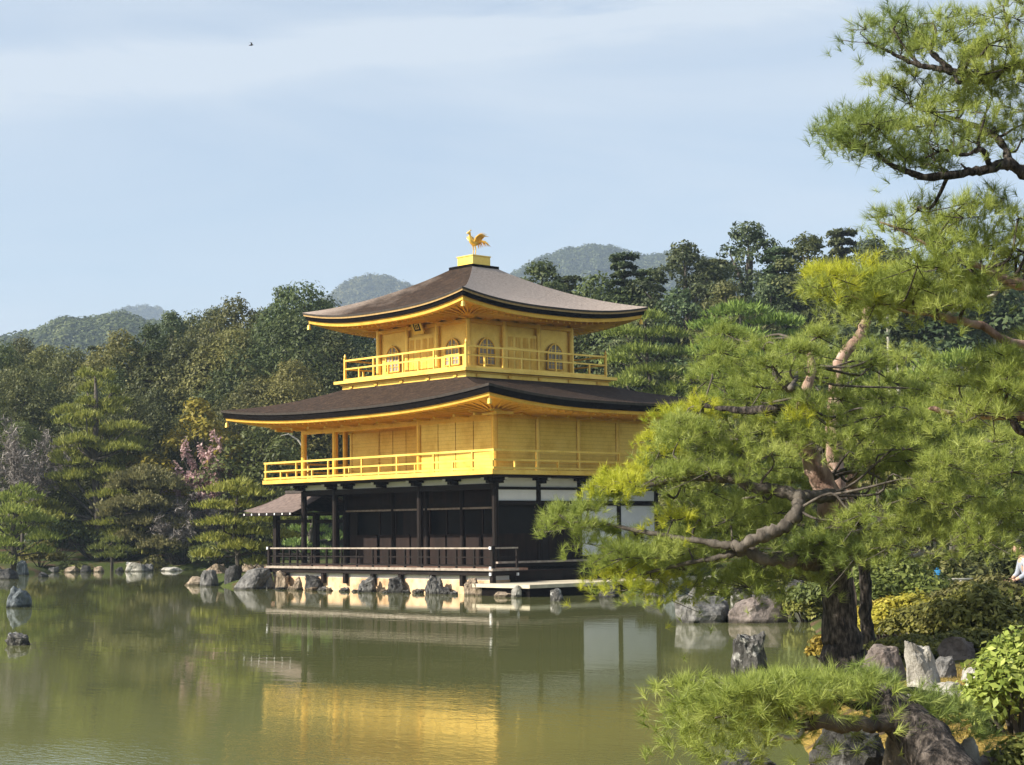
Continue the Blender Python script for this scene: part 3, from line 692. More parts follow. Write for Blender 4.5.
# phoenix, facing south
ph = MB()
bz = 13.86
ph.tube([(cx, cy+.26, bz+.02), (cx, cy+.16, bz), (cx, cy+.02, bz-.02), (cx, cy-.12, bz+.05), (cx, cy-.20, bz+.18), (cx, cy-.20, bz+.31), (cx, cy-.22, bz+.38), (cx, cy-.29, bz+.385), (cx, cy-.38, bz+.345)],
        [.03, .10, .135, .11, .065, .045, .065, .055, .006], 10)
ph.tube([(cx, cy-.24, bz+.43), (cx, cy-.17, bz+.50), (cx, cy-.10, bz+.49)], [.02, .025, .005], 6)
phx = pb(ph, 'phoenix_ornament', MAT['gold'], smooth=True)
for s in (-1, 1):
    pb(MB().tube([(cx+s*.06, cy+.0, bz-.08), (cx+s*.07, cy+.05, bz-.3), (cx+s*.07, cy+.0, 13.285)], [.035, .02, .018], 6), 'bird_leg', MAT['gold'], phx)
    wg = MB()
    for k in range(6):
        a = R_(38+k*17)
        wg.tube([(cx+s*.10, cy-.06+.05*k, bz+.03), (cx+s*(.10+.16+.02*k), cy-.06+.06*k-math.cos(a)*.04, bz+.05+math.sin(a)*.24), (cx+s*(.16+.22), cy-.02+.10*k, bz+.10+math.sin(a)*.36-.03*k)], [.04, .034, .006], 5)
    pb(wg, 'wing', MAT['gold_deep'], phx)
tl_ = MB()
for k in range(7):
    a = -.55+k*.18
    tl_.tube([(cx, cy+.20, bz+.01), (cx+a*.2, cy+.34, bz+.12-.05*abs(a)), (cx+a*.48, cy+.48, bz+.06-.1*abs(a)+.05*(k % 2)), (cx+a*.66, cy+.60, bz-.10-.08*abs(a))], [.035, .045, .035, .006], 5)
pb(tl_, 'tail', MAT['gold_deep'], phx)
# wind bells at the eave tips
for (R, sx, sy) in ((RO3, 1, 1), (RO3, -1, -1), (RO3, 1, -1), (RO2, -1, -1), (RO2, 1, -1)):
    px_, py_ = -5.83+sx*(R.hx-.15), 4.24+sy*(R.hy-.15); z = R.zmid+R.lift-.5
    pb(MB().tube([(px_, py_, z+.12), (px_, py_, z), (px_, py_, z-.02), (px_, py_, z-.2)], [.008, .008, .06, .085], 8), 'wind_bell', MAT['gold'])

# ---- fishing porch on the west side
RP = MB()
xr, yr0, yr1, ze, zr = -15.3, -.5, 3.2, 3.06, 3.92
ymid = 1.35
def porch_s(U, V):   # south slope
    x = xr+(xr*0-11.75-xr)*U; xt = max(x, -14.7*V+xr*(1-V))
    z = ze+(zr-ze)*(V*.75+.25*V*V); return (xt, yr0+(ymid-yr0)*V, z+.1*max(0, 1-U*3)**2*(1-V))
def porch_n(U, V):
    p = porch_s(U, V); return (p[0], 2*ymid-p[1], p[2])
def porch_w(U, V):
    y = yr0+(yr1-yr0)*U; y = y*(1-V)+ymid*V; return (xr*(1-V)-14.7*V, y, ze+(zr-ze)*(V*.75+.25*V*V)+.1*(abs(U*2-1)**3)*(1-V))
RP.sheet(porch_s, 16, 8); RP.sheet(porch_n, 16, 8); RP.sheet(porch_w, 16, 8)
prf = pb(RP, 'porch_roof', MAT['porch_shingle'], smooth=True)
e = MB().beam((xr, yr0, ze-.06), (-11.75, yr0, ze-.06), .1, .12).beam((xr, yr0+.06, ze-.06), (xr, yr1-.06, ze-.06), .1, .12).beam((xr, yr1, ze-.06), (-11.75, yr1, ze-.06), .1, .12)
pb(e, 'porch_eave', MAT['dark'], prf)
pb(MB().beam((-14.75, ymid, zr+.03), (-11.75, ymid, zr+.03), .22, .12), 'porch_ridge', MAT['edge_grey'], prf)
pb(MB().box(xr+.1, yr0+.1, ze-.03, -11.75, yr1-.1, ze+.0), 'porch_soffit', MAT['dark'], prf)
for i in range(7):
    x = xr+.15+.55*i
    pb(MB().box(x-.03, yr0-.07, ze-.10, x+.03, yr0-.052, ze-.02), 'rafter_tip', MAT['plaster'], prf)
for (X, Y) in ((-14.1, .35), (-14.1, 2.4), (-12.7, 2.4)):
    pb(MB().box(X-.11, Y-.11, .3, X+.11, Y+.11, ze), 'porch_post', MAT['dark'])
pb(MB().box(-14.2, .29, 2.62, -11.7, .41, 2.76).box(-14.2, 2.34, 2.62, -11.7, 2.46, 2.76), 'porch_beam', MAT['dark'])
pb(MB().box(-14.5, .0, .66, -11.72, 2.8, .82), 'porch_floor', MAT['plank_floor'])
m = MB()
for y in (.35, 2.4): m.beam((-14.1, y, 1.35), (-11.8, y, 1.35), .05, .05)
m.beam((-14.1, .4, 1.35), (-14.1, 2.35, 1.35), .05, .05); m.beam((-14.1, .4, 1.1), (-14.1, 2.35, 1.1), .04, .04)
pb(m, 'porch_railing', MAT['dark'])

# ================================================================== ROCKS
rockrng = random.Random(5)
def mat_rock(name, dark, mid, light, lichen=None):
    m, t, o = new_mat(name); p = t.nodes.new('ShaderNodeBsdfPrincipled')
    n1 = tex_noise(t, 2.3, 7, .65); n2 = tex_noise(t, 11, 6, .7)
    c = ramp(t, n1, [(.28, dark), (.5, mid), (.72, light)])
    mx = t.nodes.new('ShaderNodeMix'); mx.data_type = 'RGBA'; mx.blend_type = 'MULTIPLY'; mx.inputs['Factor'].default_value = .75
    t.links.new(c, mx.inputs['A']); t.links.new(ramp(t, n2, [(.3, (.38, .36, .34)), (.55, (1, 1, 1)), (.8, (1.25, 1.25, 1.2))]), mx.inputs['B']); col = mx.outputs['Result']
    if lichen:
        n3 = tex_noise(t, 5.5, 6, .7); m2 = t.nodes.new('ShaderNodeMix'); m2.data_type = 'RGBA'
        t.links.new(ramp(t, n3, [(.53, (0, 0, 0)), (.60, (1, 1, 1))]), m2.inputs['Factor']); t.links.new(col, m2.inputs['A']); m2.inputs['B'].default_value = (*lichen, 1); col = m2.outputs['Result']
    # dark wet band just above the water
    ge = t.nodes.new('ShaderNodeNewGeometry'); sz = t.nodes.new('ShaderNodeSeparateXYZ'); t.links.new(ge.outputs['Position'], sz.inputs[0])
    wz = t.nodes.new('ShaderNodeMath'); wz.operation = 'MULTIPLY_ADD'; wz.inputs[1].default_value = .10; t.links.new(n1, wz.inputs[0]); t.links.new(sz.outputs['Z'], wz.inputs[2])
    wet = t.nodes.new('ShaderNodeMapRange'); wet.inputs['From Min'].default_value = .10; wet.inputs['From Max'].default_value = .16; t.links.new(wz.outputs[0], wet.inputs['Value'])
    wm = t.nodes.new('ShaderNodeMix'); wm.data_type = 'RGBA'; wm.blend_type = 'MULTIPLY'; wm.inputs['Factor'].default_value = 1; t.links.new(col, wm.inputs['A']); t.links.new(ramp(t, wet.outputs[0], [(0, (.34, .34, .31)), (1, (1, 1, 1))]), wm.inputs['B']); col = wm.outputs['Result']
    t.links.new(col, p.inputs['Base Color']); p.inputs['Roughness'].default_value = .9; p.inputs['Specular IOR Level'].default_value = .2
    t.links.new(bump(t, n2, .9, .06), p.inputs['Normal']); t.links.new(p.outputs[0], o.inputs['Surface']); return m
RK = {
 'grey': mat_rock('grey_rock', (.06, .06, .06), (.17, .165, .16), (.30, .29, .275)),
 'dark': mat_rock('dark_rock', (.025, .025, .027), (.075, .073, .072), (.17, .165, .16)),
 'tan': mat_rock('tan_rock', (.13, .10, .075), (.33, .26, .19), (.52, .43, .34)),
 'purple': mat_rock('purplish_rock', (.09, .075, .07), (.20, .165, .15), (.33, .28, .25)),
 'white': mat_rock('pale_rock', (.16, .15, .135), (.42, .40, .36), (.62, .60, .55)),
 'speckled': mat_rock('speckled_rock', (.03, .03, .03), (.12, .115, .11), (.28, .27, .26), (.42, .41, .39)),
 'blue': mat_rock('bluish_rock', (.06, .07, .075), (.13, .15, .165), (.26, .28, .30)),
}
import bmesh
def rock(px, py, wpx, hpx, d=None, z=-.1, mat='grey', label='', cat='rock', group=None, seed=0, deep=.8, facets=9, lean=0.0, rough=.12, at_xy=None, name='rock'):
    """faceted stone: width and height in photo pixels at its own distance, base at (px,py)"""
    if at_xy is not None:
        x, y = at_xy; d = float((np.array([x, y])-CAM[:2])@FH[:2])
    else:
        if d is None:
            v = FV*FPX+RV*(px-512.0)+UV*(382.5-py); tt = (max(z, 0)-CAM[2])/v[2]; q = CAM+v*tt; d = float((q-CAM)@FH)
        x, y = gp(px, d)
    s = mpp(d); W_, H_ = wpx*s, hpx*s*.92
    rr = random.Random(seed*17+3); bm = bmesh.new(); bmesh.ops.create_icosphere(bm, subdivisions=4, radius=1.0)
    pl = [(Vector((rr.uniform(-.35, .35), rr.uniform(-.35, .35), 1)).normalized(), rr.uniform(.55, .75))]
    for i in range(facets):
        a = 6.2832*(i+rr.uniform(0, .9))/facets; e = rr.choice((rr.uniform(-.1, .35), rr.uniform(.3, .8))); n = Vector((math.cos(a)*math.cos(e), math.sin(a)*math.cos(e), math.sin(e))); pl.append((n, rr.uniform(.66, .90)))
    so_ = Vector((seed*7.3, seed*1.9, 0))
    for v in bm.verts:
        p = v.co.copy(); p = Vector([math.copysign(abs(c)**.72, c) for c in p])
        for n, c in pl:
            k = p.dot(n)
            if k > c: p -= n*(k-c)*.92
        f = 1+rough*1.2*(mnoise.fractal(p*2.1+so_, .8, 2.0, 5))+rough*.6*abs(mnoise.noise(p*5+so_))
        v.co = p*f
    mnx = min(v.co.x for v in bm.verts); mxx = max(v.co.x for v in bm.verts); mxz = sorted(v.co.z for v in bm.verts)[int(len(bm.verts)*.985)]
    sx = W_/(mxx-mnx); full = H_+(.12 if z <= 0 else .10)
    yaw = math.atan2(RH[1], RH[0]); ca, sa = math.cos(yaw), math.sin(yaw)
    for v in bm.verts:
        X = (v.co.x-(mnx+mxx)/2)*sx; Y = v.co.y*sx*deep
        zz = v.co.z; Zc = min((zz+.55)/(mxz+.55), 1.12)*full if zz > -.55 else (zz+.55)*.3
        X += lean*Zc
        v.co = (X*ca-Y*sa, X*sa+Y*ca, Zc)
    me = bpy.data.meshes.new(name); bm.to_mesh(me); bm.free(); me.materials.append(RK[mat])
    o = bpy.data.objects.new(name, me); COL.objects.link(o)
    o.location = (float(x), float(y), float(z) if z > 0 else -.12)
    if z > 0: o.location.z = z-.10
    return tag(o, label, cat, group)

rock(20, 607, 26, 21, mat='blue', label='blue grey pointed rock alone in the pond near the left bank', seed=1, rough=.16)
rock(20, 645, 27, 13, mat='speckled', label='low lumpy pinkish grey rock just breaking the water, nearest the left edge', seed=2, rough=.3)
rock(44, 577, 11, 5, mat='dark', label='small dark flat rock in the water by the left bank', seed=3, facets=4)
rock(6, 579, 26, 11, mat='dark', z=.0, label='dark rock at the foot of the small pine at the far left', seed=4)
rock(23, 575, 12, 15, mat='blue', z=.0, label='upright bluish stone beside the trunk of the small pine at the far left', seed=5)
rock(197, 585, 26, 9, mat='tan', label='flat tan rock at the tip of the rocky spit left of the pavilion', seed=6)
rock(209, 586, 19, 17, mat='grey', label='grey rock behind the flat tan tip of the spit', seed=7)
rock(218, 583, 26, 19, mat='tan', d=80.5, label='broad tan boulder sloping down in the spit', seed=8)
rock(233, 586, 19, 22, mat='dark', label='dark rounded rock in the middle of the spit', seed=9)
rock(253, 579, 27, 14, mat='tan', d=81, z=.3, label='pale tan rock behind the leaning pine trunk on the spit', seed=11)
rock(249, 589, 34, 22, mat='grey', label='large slanting grey rock where the spit meets the veranda', seed=10, lean=.3)
# stones under the veranda
us = [(270, 13, 20, 'grey', 'grey stone at the left corner under the veranda'), (282, 15, 26, 'tan', 'tall tan stone upright under the veranda near its left corner'),
      (298, 12, 17, 'tan', 'squat tan stone under the veranda beside the tall tan one'), (314, 24, 21, 'dark', 'broad dark stone carrying a veranda post, second from the left'),
      (345, 12, 5, 'speckled', 'small low stone in front of the wall between two dark stones'), (367, 21, 20, 'grey', 'grey stone with a veranda post rising from its top'),
      (398, 23, 21, 'dark', 'dark split stone under the middle of the veranda'), (418, 14, 6, 'speckled', 'low stone at the waterline under the middle of the veranda'),
      (434, 20, 25, 'grey', 'tall grey stone with a dark right side under the veranda'), (446, 16, 11, 'dark', 'low dark stone against the tall grey one under the veranda'),
      (472, 20, 24, 'tan', 'tall brownish stone under the right half of the veranda'), (484, 22, 17, 'tan', 'wedge shaped tan stone below the right corner of the veranda'),
      (516, 12, 17, 'white', 'whitish stone at the nose of the landing'), (505, 26, 7, 'tan', 'low flat tan stone in the water before the landing')]
for i, (px, w_, h_, mt_, lb) in enumerate(us):
    v = FV*FPX+RV*(px-512.0)+UV*(382.5-570.0)
    Yl = -1.68-.22*((i*7) % 3)/2
    if px > 495: Yl = -2.35
    tt = (Yl-CAM[1])/v[1]; q = CAM+v*tt
    rock(px, 0, w_*.95, max(4, h_*.74), mat=mt_, label=lb, seed=20+i, at_xy=(q[0], q[1]), z=-.1, deep=.8, rough=.2)
v = at(557, 590, 55.2); rock(557, 0, 15, 13, mat='speckled', label='small speckled stone standing in the water before the black landing', seed=40, at_xy=(v[0], v[1]))
er = random.Random(21); edge0 = None
for i in range(18):
    X = -11.5+i*.72+er.uniform(-.12, .12); Y = -1.72-er.uniform(0, .35)
    edge0 = rock(0, 0, er.uniform(8, 15), er.uniform(2, 4.5), mat=er.choice(('tan', 'speckled', 'grey', 'tan', 'dark')), label='one of the low stones along the waterline under the veranda', group='low stones along the waterline under the veranda', seed=200+i, at_xy=(X, Y), z=-.1, rough=.25, facets=6)
# right shore
rock(608, 598, 22, 12, mat='dark', d=57.5, z=0, label='small dark rock under the bright yellow pine tuft', seed=41)
rock(655, 598, 26, 18, mat='dark', d=57, z=0, label='dark jagged rock at the left end of the right shore wall', seed=42)
rock(677, 598, 30, 21, mat='blue', d=56.5, z=0, label='bluish rock in the right shore wall beside the dark jagged one', seed=43)
rock(703, 597, 34, 16, mat='grey', d=56, z=0, label='grey rock of the shore wall seen above the left boulder', seed=44)
rock(716, 588, 44, 10, mat='white', d=55.6, z=.45, label='flat pale slab lying on the shore wall', seed=45)
rock(742, 597, 26, 20, mat='speckled', d=54, z=0, label='mottled rock of the shore wall between the two boulders', seed=46)
rock(765, 597, 30, 21, mat='dark', d=53, z=0, label='dark rock of the shore wall above the purplish boulder', seed=47)
rock(795, 596, 26, 22, mat='dark', d=52, z=.15, label='dark angular rock at the right end of the shore wall', seed=48)
rock(702, 622, 58, 28, mat='grey', label='large grey boulder in the water, left of a pair', seed=50, facets=10)
rock(758, 622, 70, 26, mat='purple', label='wide rounded purplish boulder in the water, right of a pair', seed=53, facets=5, rough=.08)
rock(746, 672, 36, 40, mat='speckled', label='upright black and white speckled rock standing alone in the water', seed=52, facets=7, rough=.2)
rock(740, 768, 62, 24, d=16.3, z=0, mat='dark', label='dark wet rock in the water at the bottom edge', seed=54)
# near bank
rock(880, 660, 44, 26, d=21.5, z=.50, mat='purple', label='flat brownish grey stone beside the big pine trunk', seed=55)
rock(884, 672, 20, 18, d=20, z=.46, mat='speckled', label='small grey stone in front of the flat brownish one', seed=56)
rock(920, 682, 36, 50, d=19.0, z=.50, mat='white', label='upright white rock with a shadowed right side', seed=57, facets=8, lean=-.08)
rock(952, 646, 36, 16, d=24.0, z=.52, mat='purple', label='low flat stone behind the white rock', seed=58)
rock(941, 668, 22, 13, d=21.5, z=.5, mat='grey', label='small grey stone at the right of the white rock', seed=59)
rock(945, 682, 40, 7, d=18.6, z=.53, mat='white', label='pale edging slab at the foot of the white rock', seed=60)
rock(972, 664, 30, 8, d=20.5, z=.52, mat='white', label='pale edging slab beside the broad leaved shrub', seed=61)
rock(900, 616, 14, 8, d=30, z=.5, mat='white', label='small pale stone behind the big pine trunk', seed=62)
rock(845, 752, 82, 36, d=14.2, z=.38, mat='dark', label='broad flat dark rock under the low bough', seed=63, facets=6)
rock(890, 755, 30, 34, d=13.6, z=.40, mat='tan', label='tan stone wedged beside the leaning trunk', seed=64)
rock(962, 748, 24, 28, d=13.4, z=.45, mat='white', label='pale stone right of the leaning trunk', seed=65)
rock(1000, 742, 60, 6, d=13.4, z=.50, mat='purple', label='row of low edging stones across the golden moss', seed=66)
rock(1016, 672, 30, 11, d=18.0, z=.72, mat='grey', label='grey stone top showing among the broad leaves', seed=67)
rock(835, 640, 36, 14, d=33, z=.15, mat='white', label='pale rock at the water behind the big pine trunk', seed=68)
# left bank stones
for i, (px, w_, h_, mt_, lb) in enumerate([(72, 16, 6, 'tan', 'brown stone in the far left bank edging'), (86, 12, 7, 'dark', 'dark stone in the far left bank edging'), (99, 12, 6, 'tan', 'reddish stone of the far bank below the tall layered pine'),
      (137, 22, 10, 'white', 'whitish boulder on the far bank under the rounded tree'), (148, 12, 8, 'grey', 'grey stone beside the whitish far bank boulder'), (172, 26, 4, 'white', 'thin pale slab on the far bank under the leaning trunk'), (55, 12, 6, 'grey', 'small grey stone on the far bank beside the small pine'), (120, 9, 5, 'dark', 'small dark stone left of the whitish far bank boulder')]):
    rock(px, 572, w_, h_, d=105.6 if px < 160 else 105.8, z=0, mat=mt_, label=lb, seed=80+i)

# ================================================================== TREES
LEAF = {
 'dark': mat_leaf('dark_leaves', (.046, .064, .022), (.098, .120, .038), (.19, .21, .068), .3),
 'olive': mat_leaf('olive_leaves', (.075, .085, .024), (.140, .155, .042), (.235, .240, .072), .3),
 'bluegreen': mat_leaf('conifer_sprays', (.042, .064, .028), (.085, .116, .046), (.155, .19, .075), .28),
 'pine': mat_leaf('garden_pine_needles', (.115, .17, .034), (.225, .29, .058), (.36, .41, .10), .34),
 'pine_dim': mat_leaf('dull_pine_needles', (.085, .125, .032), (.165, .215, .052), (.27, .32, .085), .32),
 'gold': mat_leaf('yellowing_leaves', (0.171, 0.159, 0.020), (0.317, 0.265, 0.033), (0.450, 0.356, 0.053), .3),
 'paleolive': mat_leaf('pale_olive_leaves', (.14, .145, .055), (.245, .245, .095), (.36, .34, .145), .3),
 'pink': mat_leaf('cherry_blossom', (.36, .20, .20), (.52, .34, .33), (.66, .50, .49), .3, hue=.01),
 'twig': mat_leaf('bare_twigs', (.10, .085, .075), (.19, .165, .15), (.28, .25, .235), .05, hue=.01),
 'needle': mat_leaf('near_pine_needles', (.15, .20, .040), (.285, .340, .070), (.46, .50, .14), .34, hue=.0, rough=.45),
 'needle_yellow': mat_leaf('yellow_pine_needles', (.30, .34, .03), (.48, .50, .045), (.62, .60, .09), .38, hue=.0, rough=.45),  # sunlight on the needles painted in as a brighter yellow
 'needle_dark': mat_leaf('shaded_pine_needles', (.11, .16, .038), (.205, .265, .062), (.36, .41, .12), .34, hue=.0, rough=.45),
 'shrub': mat_leaf('shrub_leaves', (.085, .100, .022), (.175, .190, .040), (.30, .30, .075), .32),
 'shrub_yellow': mat_leaf('yellow_green_leaves', (.20, .20, .028), (.36, .34, .045), (.52, .46, .08), .35),
 'broad': mat_leaf('broad_pale_leaves', (.14, .19, .035), (.30, .36, .075), (.50, .53, .16), .35, hue=.0, rough=.35),
}
BARK = {
 'grey': mat_noise('grey_bark', [(.3, (.035, .028, .023)), (.55, (.10, .085, .07)), (.8, (.19, .165, .14))], 7, .9, bstr=.9, bscale=16, bdist=.03, sc=(1, 1, .35)),
 'dark': mat_noise('dark_bark', [(.38, (.010, .008, .007)), (.5, (.050, .040, .034)), (.64, (.15, .125, .108))], 22, .9, bstr=1.0, bscale=22, bdist=.06, sc=(1, 1, .3)),
 'pink': mat_noise('pinkish_bark', [(.3, (.10, .055, .04)), (.5, (.29, .19, .145)), (.75, (.46, .35, .29))], 8, .9, bstr=.9, bscale=18, bdist=.03, sc=(1, 1, .5)),
 'pale': mat_noise('pale_bark', [(.3, (.22, .20, .17)), (.7, (.46, .43, .38))], 6, .9, bstr=.5, bscale=16),
}
def quads(C, N, size, asp, rng, droop=0.0):
    """leaf-shaped quads: centres C, facing N, long axis random in the leaf plane"""
    n = len(C); N = N/np.maximum(np.linalg.norm(N, axis=1, keepdims=True), 1e-6)
    r = rng.normal(size=(n, 3)); a = np.cross(N, r); a /= np.maximum(np.linalg.norm(a, axis=1, keepdims=True), 1e-6); b = np.cross(N, a)
    if not hasattr(size, '__len__'): size = np.full(n, size)
    sz = (size*rng.uniform(.65, 1.35, n))[:, None]
    a = a*sz; b = b*sz*asp
    V = np.stack([C-a, C-b*.9+a*.1, C+a, C+b*.9+a*.1], 1).reshape(-1, 3)
    return V, np.arange(4*n).reshape(n, 4)
def unit(rng, n):
    v = rng.normal(size=(n, 3)); return v/np.linalg.norm(v, axis=1, keepdims=True)
def crown_leaves(lumps, per, size, asp, rng, flat=1.0, shell=.55, up=.35):
    """leaves in the shells of the given lumps (x,y,z,r)"""
    Cs, Ns, T = [], [], []
    tot = sum(l[3]**2 for l in lumps)
    for (x, y, z, r) in lumps:
        n = max(20, int(per*r*r/tot)); u = unit(rng, n); u[:, 2] = np.where(u[:, 2] < -.35, -u[:, 2], u[:, 2])
        rad_ = r*(shell+(1-shell)*rng.random(n)**.6)*(1+.22*np.sin(u[:, 0]*5+x)*np.cos(u[:, 1]*6+y))
        P = u*rad_[:, None]; P[:, 2] *= flat
        Cs.append(P+np.array([x, y, z])); Ns.append(u+rng.normal(size=(n, 3))*.55+np.array([0, 0, up])); T.append(np.clip(rng.normal(.45, .22, n)+rng.normal(0, .08), 0, 1))
    return np.concatenate(Cs), np.concatenate(Ns), np.concatenate(T)
def limbs_mesh(paths):
    m = MB()
    for pts, rads in paths: m.tube(pts, rads, 7)
    return m
def tree_broad(name, label, H, W, seed, leaf='dark', bark='dark', nl=34, per=9000, size=.17, low=.22, flat=.8, gap=0.0, taper=1.0, group=None, cat='tree'):
    rng = np.random.default_rng(seed); t = thing(name, label, cat, (0, 0, 0), 0, group)
    lumps = []
    for i in range(nl):
        zf = low+(1-low)*(i+.5)/nl; a = i*2.39996+rng.uniform(-.5, .5)
        prof = math.sin(min(1, (zf-low)/(1-low)*.93+.12)**taper*math.pi)**.62
        rr_ = W/2*prof*(.35+.65*rng.random()**.5); r = W*(.13+.10*rng.random())*(1-gap)*(.75+.4*prof)
        lumps.append((math.cos(a)*rr_, math.sin(a)*rr_, H*zf-r*.35, r))
    C, N, T = crown_leaves(lumps, per, size, .55, rng, flat)
    V, F_ = quads(C, N, size, .55, rng)
    fast('crown', V, F_, LEAF[leaf], t, tint=np.repeat(T, 4))
    paths = [([(0, 0, -.6), (.1*W*.2, 0, H*.2), (-.02*W, .03*W, H*.5), (0, 0, H*.86)], [H*.026, H*.02, H*.013, H*.003])]
    for l in lumps[::2]:
        z0 = max(H*.15, l[2]-H*.16); paths.append(([(0, 0, z0), (l[0]*.5, l[1]*.5, (z0+l[2])/2+.1), (l[0], l[1], l[2])], [H*.009, H*.006, H*.002]))
    limbs_mesh(paths).build('trunk', BARK[bark], t, True)
    return t
def tree_conifer(name, label, H, W, seed, leaf='bluegreen', bark='grey', tiers=15, per=9000, size=.2, bare=.2, power=.75, group=None):
    rng = np.random.default_rng(seed); t = thing(name, label, 'tree', (0, 0, 0), 0, group); Cs, Ns, T = [], [], []; paths = []
    for k in range(tiers):
        f = (k+.4)/tiers; z = H*(bare+(1-bare)*f); R0 = W/2*max(.10, (1-f))**power*(.8+.35*rng.random()); nb = max(4, int(9-4*f))
        for j in range(nb):
            a = 2*math.pi*(j+rng.random()*.8)/nb+k; Rb = R0*(.65+.5*rng.random()); n = max(14, int(per*(Rb+.3)/(tiers*nb*W*.28)))
            s = rng.random(n)**.6; sp = rng.normal(size=n)*.20*Rb*(1.1-s*.5); hh = rng.normal(size=n)*.05*H/ tiers*2.2
            P = np.stack([math.cos(a)*s*Rb-math.sin(a)*sp, math.sin(a)*s*Rb+math.cos(a)*sp, z+.12*Rb*np.sin(s*2.6)-.18*Rb*s**2+hh], 1)
            Cs.append(P); Ns.append(np.stack([math.cos(a)*s*.5, math.sin(a)*s*.5, np.ones(n)*.8], 1)+rng.normal(size=(n, 3))*.5); T.append(np.clip(rng.normal(.42, .2, n)+rng.normal(0, .1), 0, 1))
            if j % 2 == 0: paths.append(([(0, 0, z-.1), (math.cos(a)*Rb*.85, math.sin(a)*Rb*.85, z-.02*Rb)], [H*.005, H*.0015]))
    C = np.concatenate(Cs); N = np.concatenate(Ns); V, F_ = quads(C, N, size, .45, rng)
    fast('crown', V, F_, LEAF[leaf], t, tint=np.repeat(np.concatenate(T), 4))
    paths.insert(0, ([(0, 0, -.6), (.04, 0, H*.4), (0, 0, H*.98)], [H*.017, H*.011, H*.002]))
    limbs_mesh(paths).build('trunk', BARK[bark], t, True)
    return t
def tree_layered(name, label, trunk, pads, seed, leaf='pine', bark='grey', per=260, size=.22, asp=.16, up=.9, group=None, loc=(0, 0, 0), rz=None, cat='pine tree', extra=None):
    """garden pine: a bent trunk with flat pads of needles. trunk [(x,y,z,r)], pads [(x,y,z,rx,rz)] in view-aligned metres"""
    rng = np.random.default_rng(seed); yaw = math.atan2(RH[1], RH[0]) if rz is None else rz
    t = thing(name, label, cat, loc, yaw, group); Cs, Ns, T = [], [], []
    tp = [Vector(p[:3]) for p in trunk]; paths = [(tp, [p[3] for p in trunk])]
    for (x, y, z, rx, rz_) in pads:
        n = int(per*rx*rx*1.5+60); u = unit(rng, n); q = rng.random(n)**.45
        lob = 1+.22*np.sin(np.arctan2(u[:, 1], u[:, 0])*5+x*3)+.1*rng.normal(size=n)
        P = np.stack([u[:, 0]*q*rx*lob, u[:, 1]*q*rx*.9*lob, np.abs(u[:, 2])*rz_*(.3+.7*rng.random(n))+.14*rz_*np.sin(u[:, 0]*9+u[:, 1]*7+x)-.35*rz_*(q**3)*.6], 1)
        Cs.append(P+np.array([x, y, z])); d = np.stack([u[:, 0]*.7, u[:, 1]*.7, np.full(n, up)], 1)+rng.normal(size=(n, 3))*.35
        Ns.append(d); T.append(np.clip(rng.normal(.5, .2, n)+rng.normal(0, .08), 0, 1))
        # limb from the nearest trunk point below
        base = min(tp, key=lambda p: (p-Vector((x, y, z-.25*rx))).length+max(0, p.z-z)*3)
        mid = (base+Vector((x, y, z)))/2+Vector((rng.normal()*.1, rng.normal()*.1, -.06*rx))
        r0 = .25*trunk[0][3]+.02; paths.append(([base, mid, Vector((x*.97+base.x*.03, y*.97+base.y*.03, z-.05))], [r0, r0*.75, r0*.35]))
    C = np.concatenate(Cs); D = np.concatenate(Ns); D /= np.linalg.norm(D, axis=1, keepdims=True)
    n = len(C); side = np.cross(D, rng.normal(size=(n, 3))); side /= np.linalg.norm(side, axis=1, keepdims=True)
    L_ = (size*rng.uniform(.7, 1.3, n))[:, None]
    V = np.stack([C-D*L_*.4, C+side*L_*asp, C+D*L_, C-side*L_*asp], 1).reshape(-1, 3)
    fast('foliage', V, np.arange(4*n).reshape(n, 4), LEAF[leaf], t, tint=np.repeat(np.concatenate(T), 4))
    limbs_mesh(paths).build('trunk', BARK[bark], t, True)
    return t
def shrub(name, label, px, d, W, H, seed, leaf='shrub', per=3500, size=.07, nl=9, deep=.9, dz=0.0, group=None, cat='shrub'):
    rng = np.random.default_rng(seed); s = spot(px, d, dz); t = thing(name, label, cat, s, math.atan2(RH[1], RH[0]), group); lumps = []
    for i in range(nl):
        a = i*2.39996; f = math.sqrt((i+.3)/nl); r = W*.5*(.34+.14*rng.random())
        lumps.append((math.cos(a)*f*(W/2-r*.6), math.sin(a)*f*(W/2*deep-r*.6), H*(.25+.42*(1-f*f)*(.8+.4*rng.random())), r))
    C, N, T = crown_leaves(lumps, per, size, .6, rng, min(1.0, H/W*1.3), .5, .5)
    C[:, 2] = np.maximum(C[:, 2], .03)
    V, F_ = quads(C, N, size, .55, rng); fast('leaves', V, F_, LEAF[leaf], t, tint=np.repeat(T, 4))
    paths = [([(0, 0, -.2), (l[0]*.5, l[1]*.5, l[2]*.5), (l[0], l[1], l[2])], [.03, .02, .008]) for l in lumps]
    limbs_mesh(paths).build('stem', BARK['grey'], t, True)
    return t

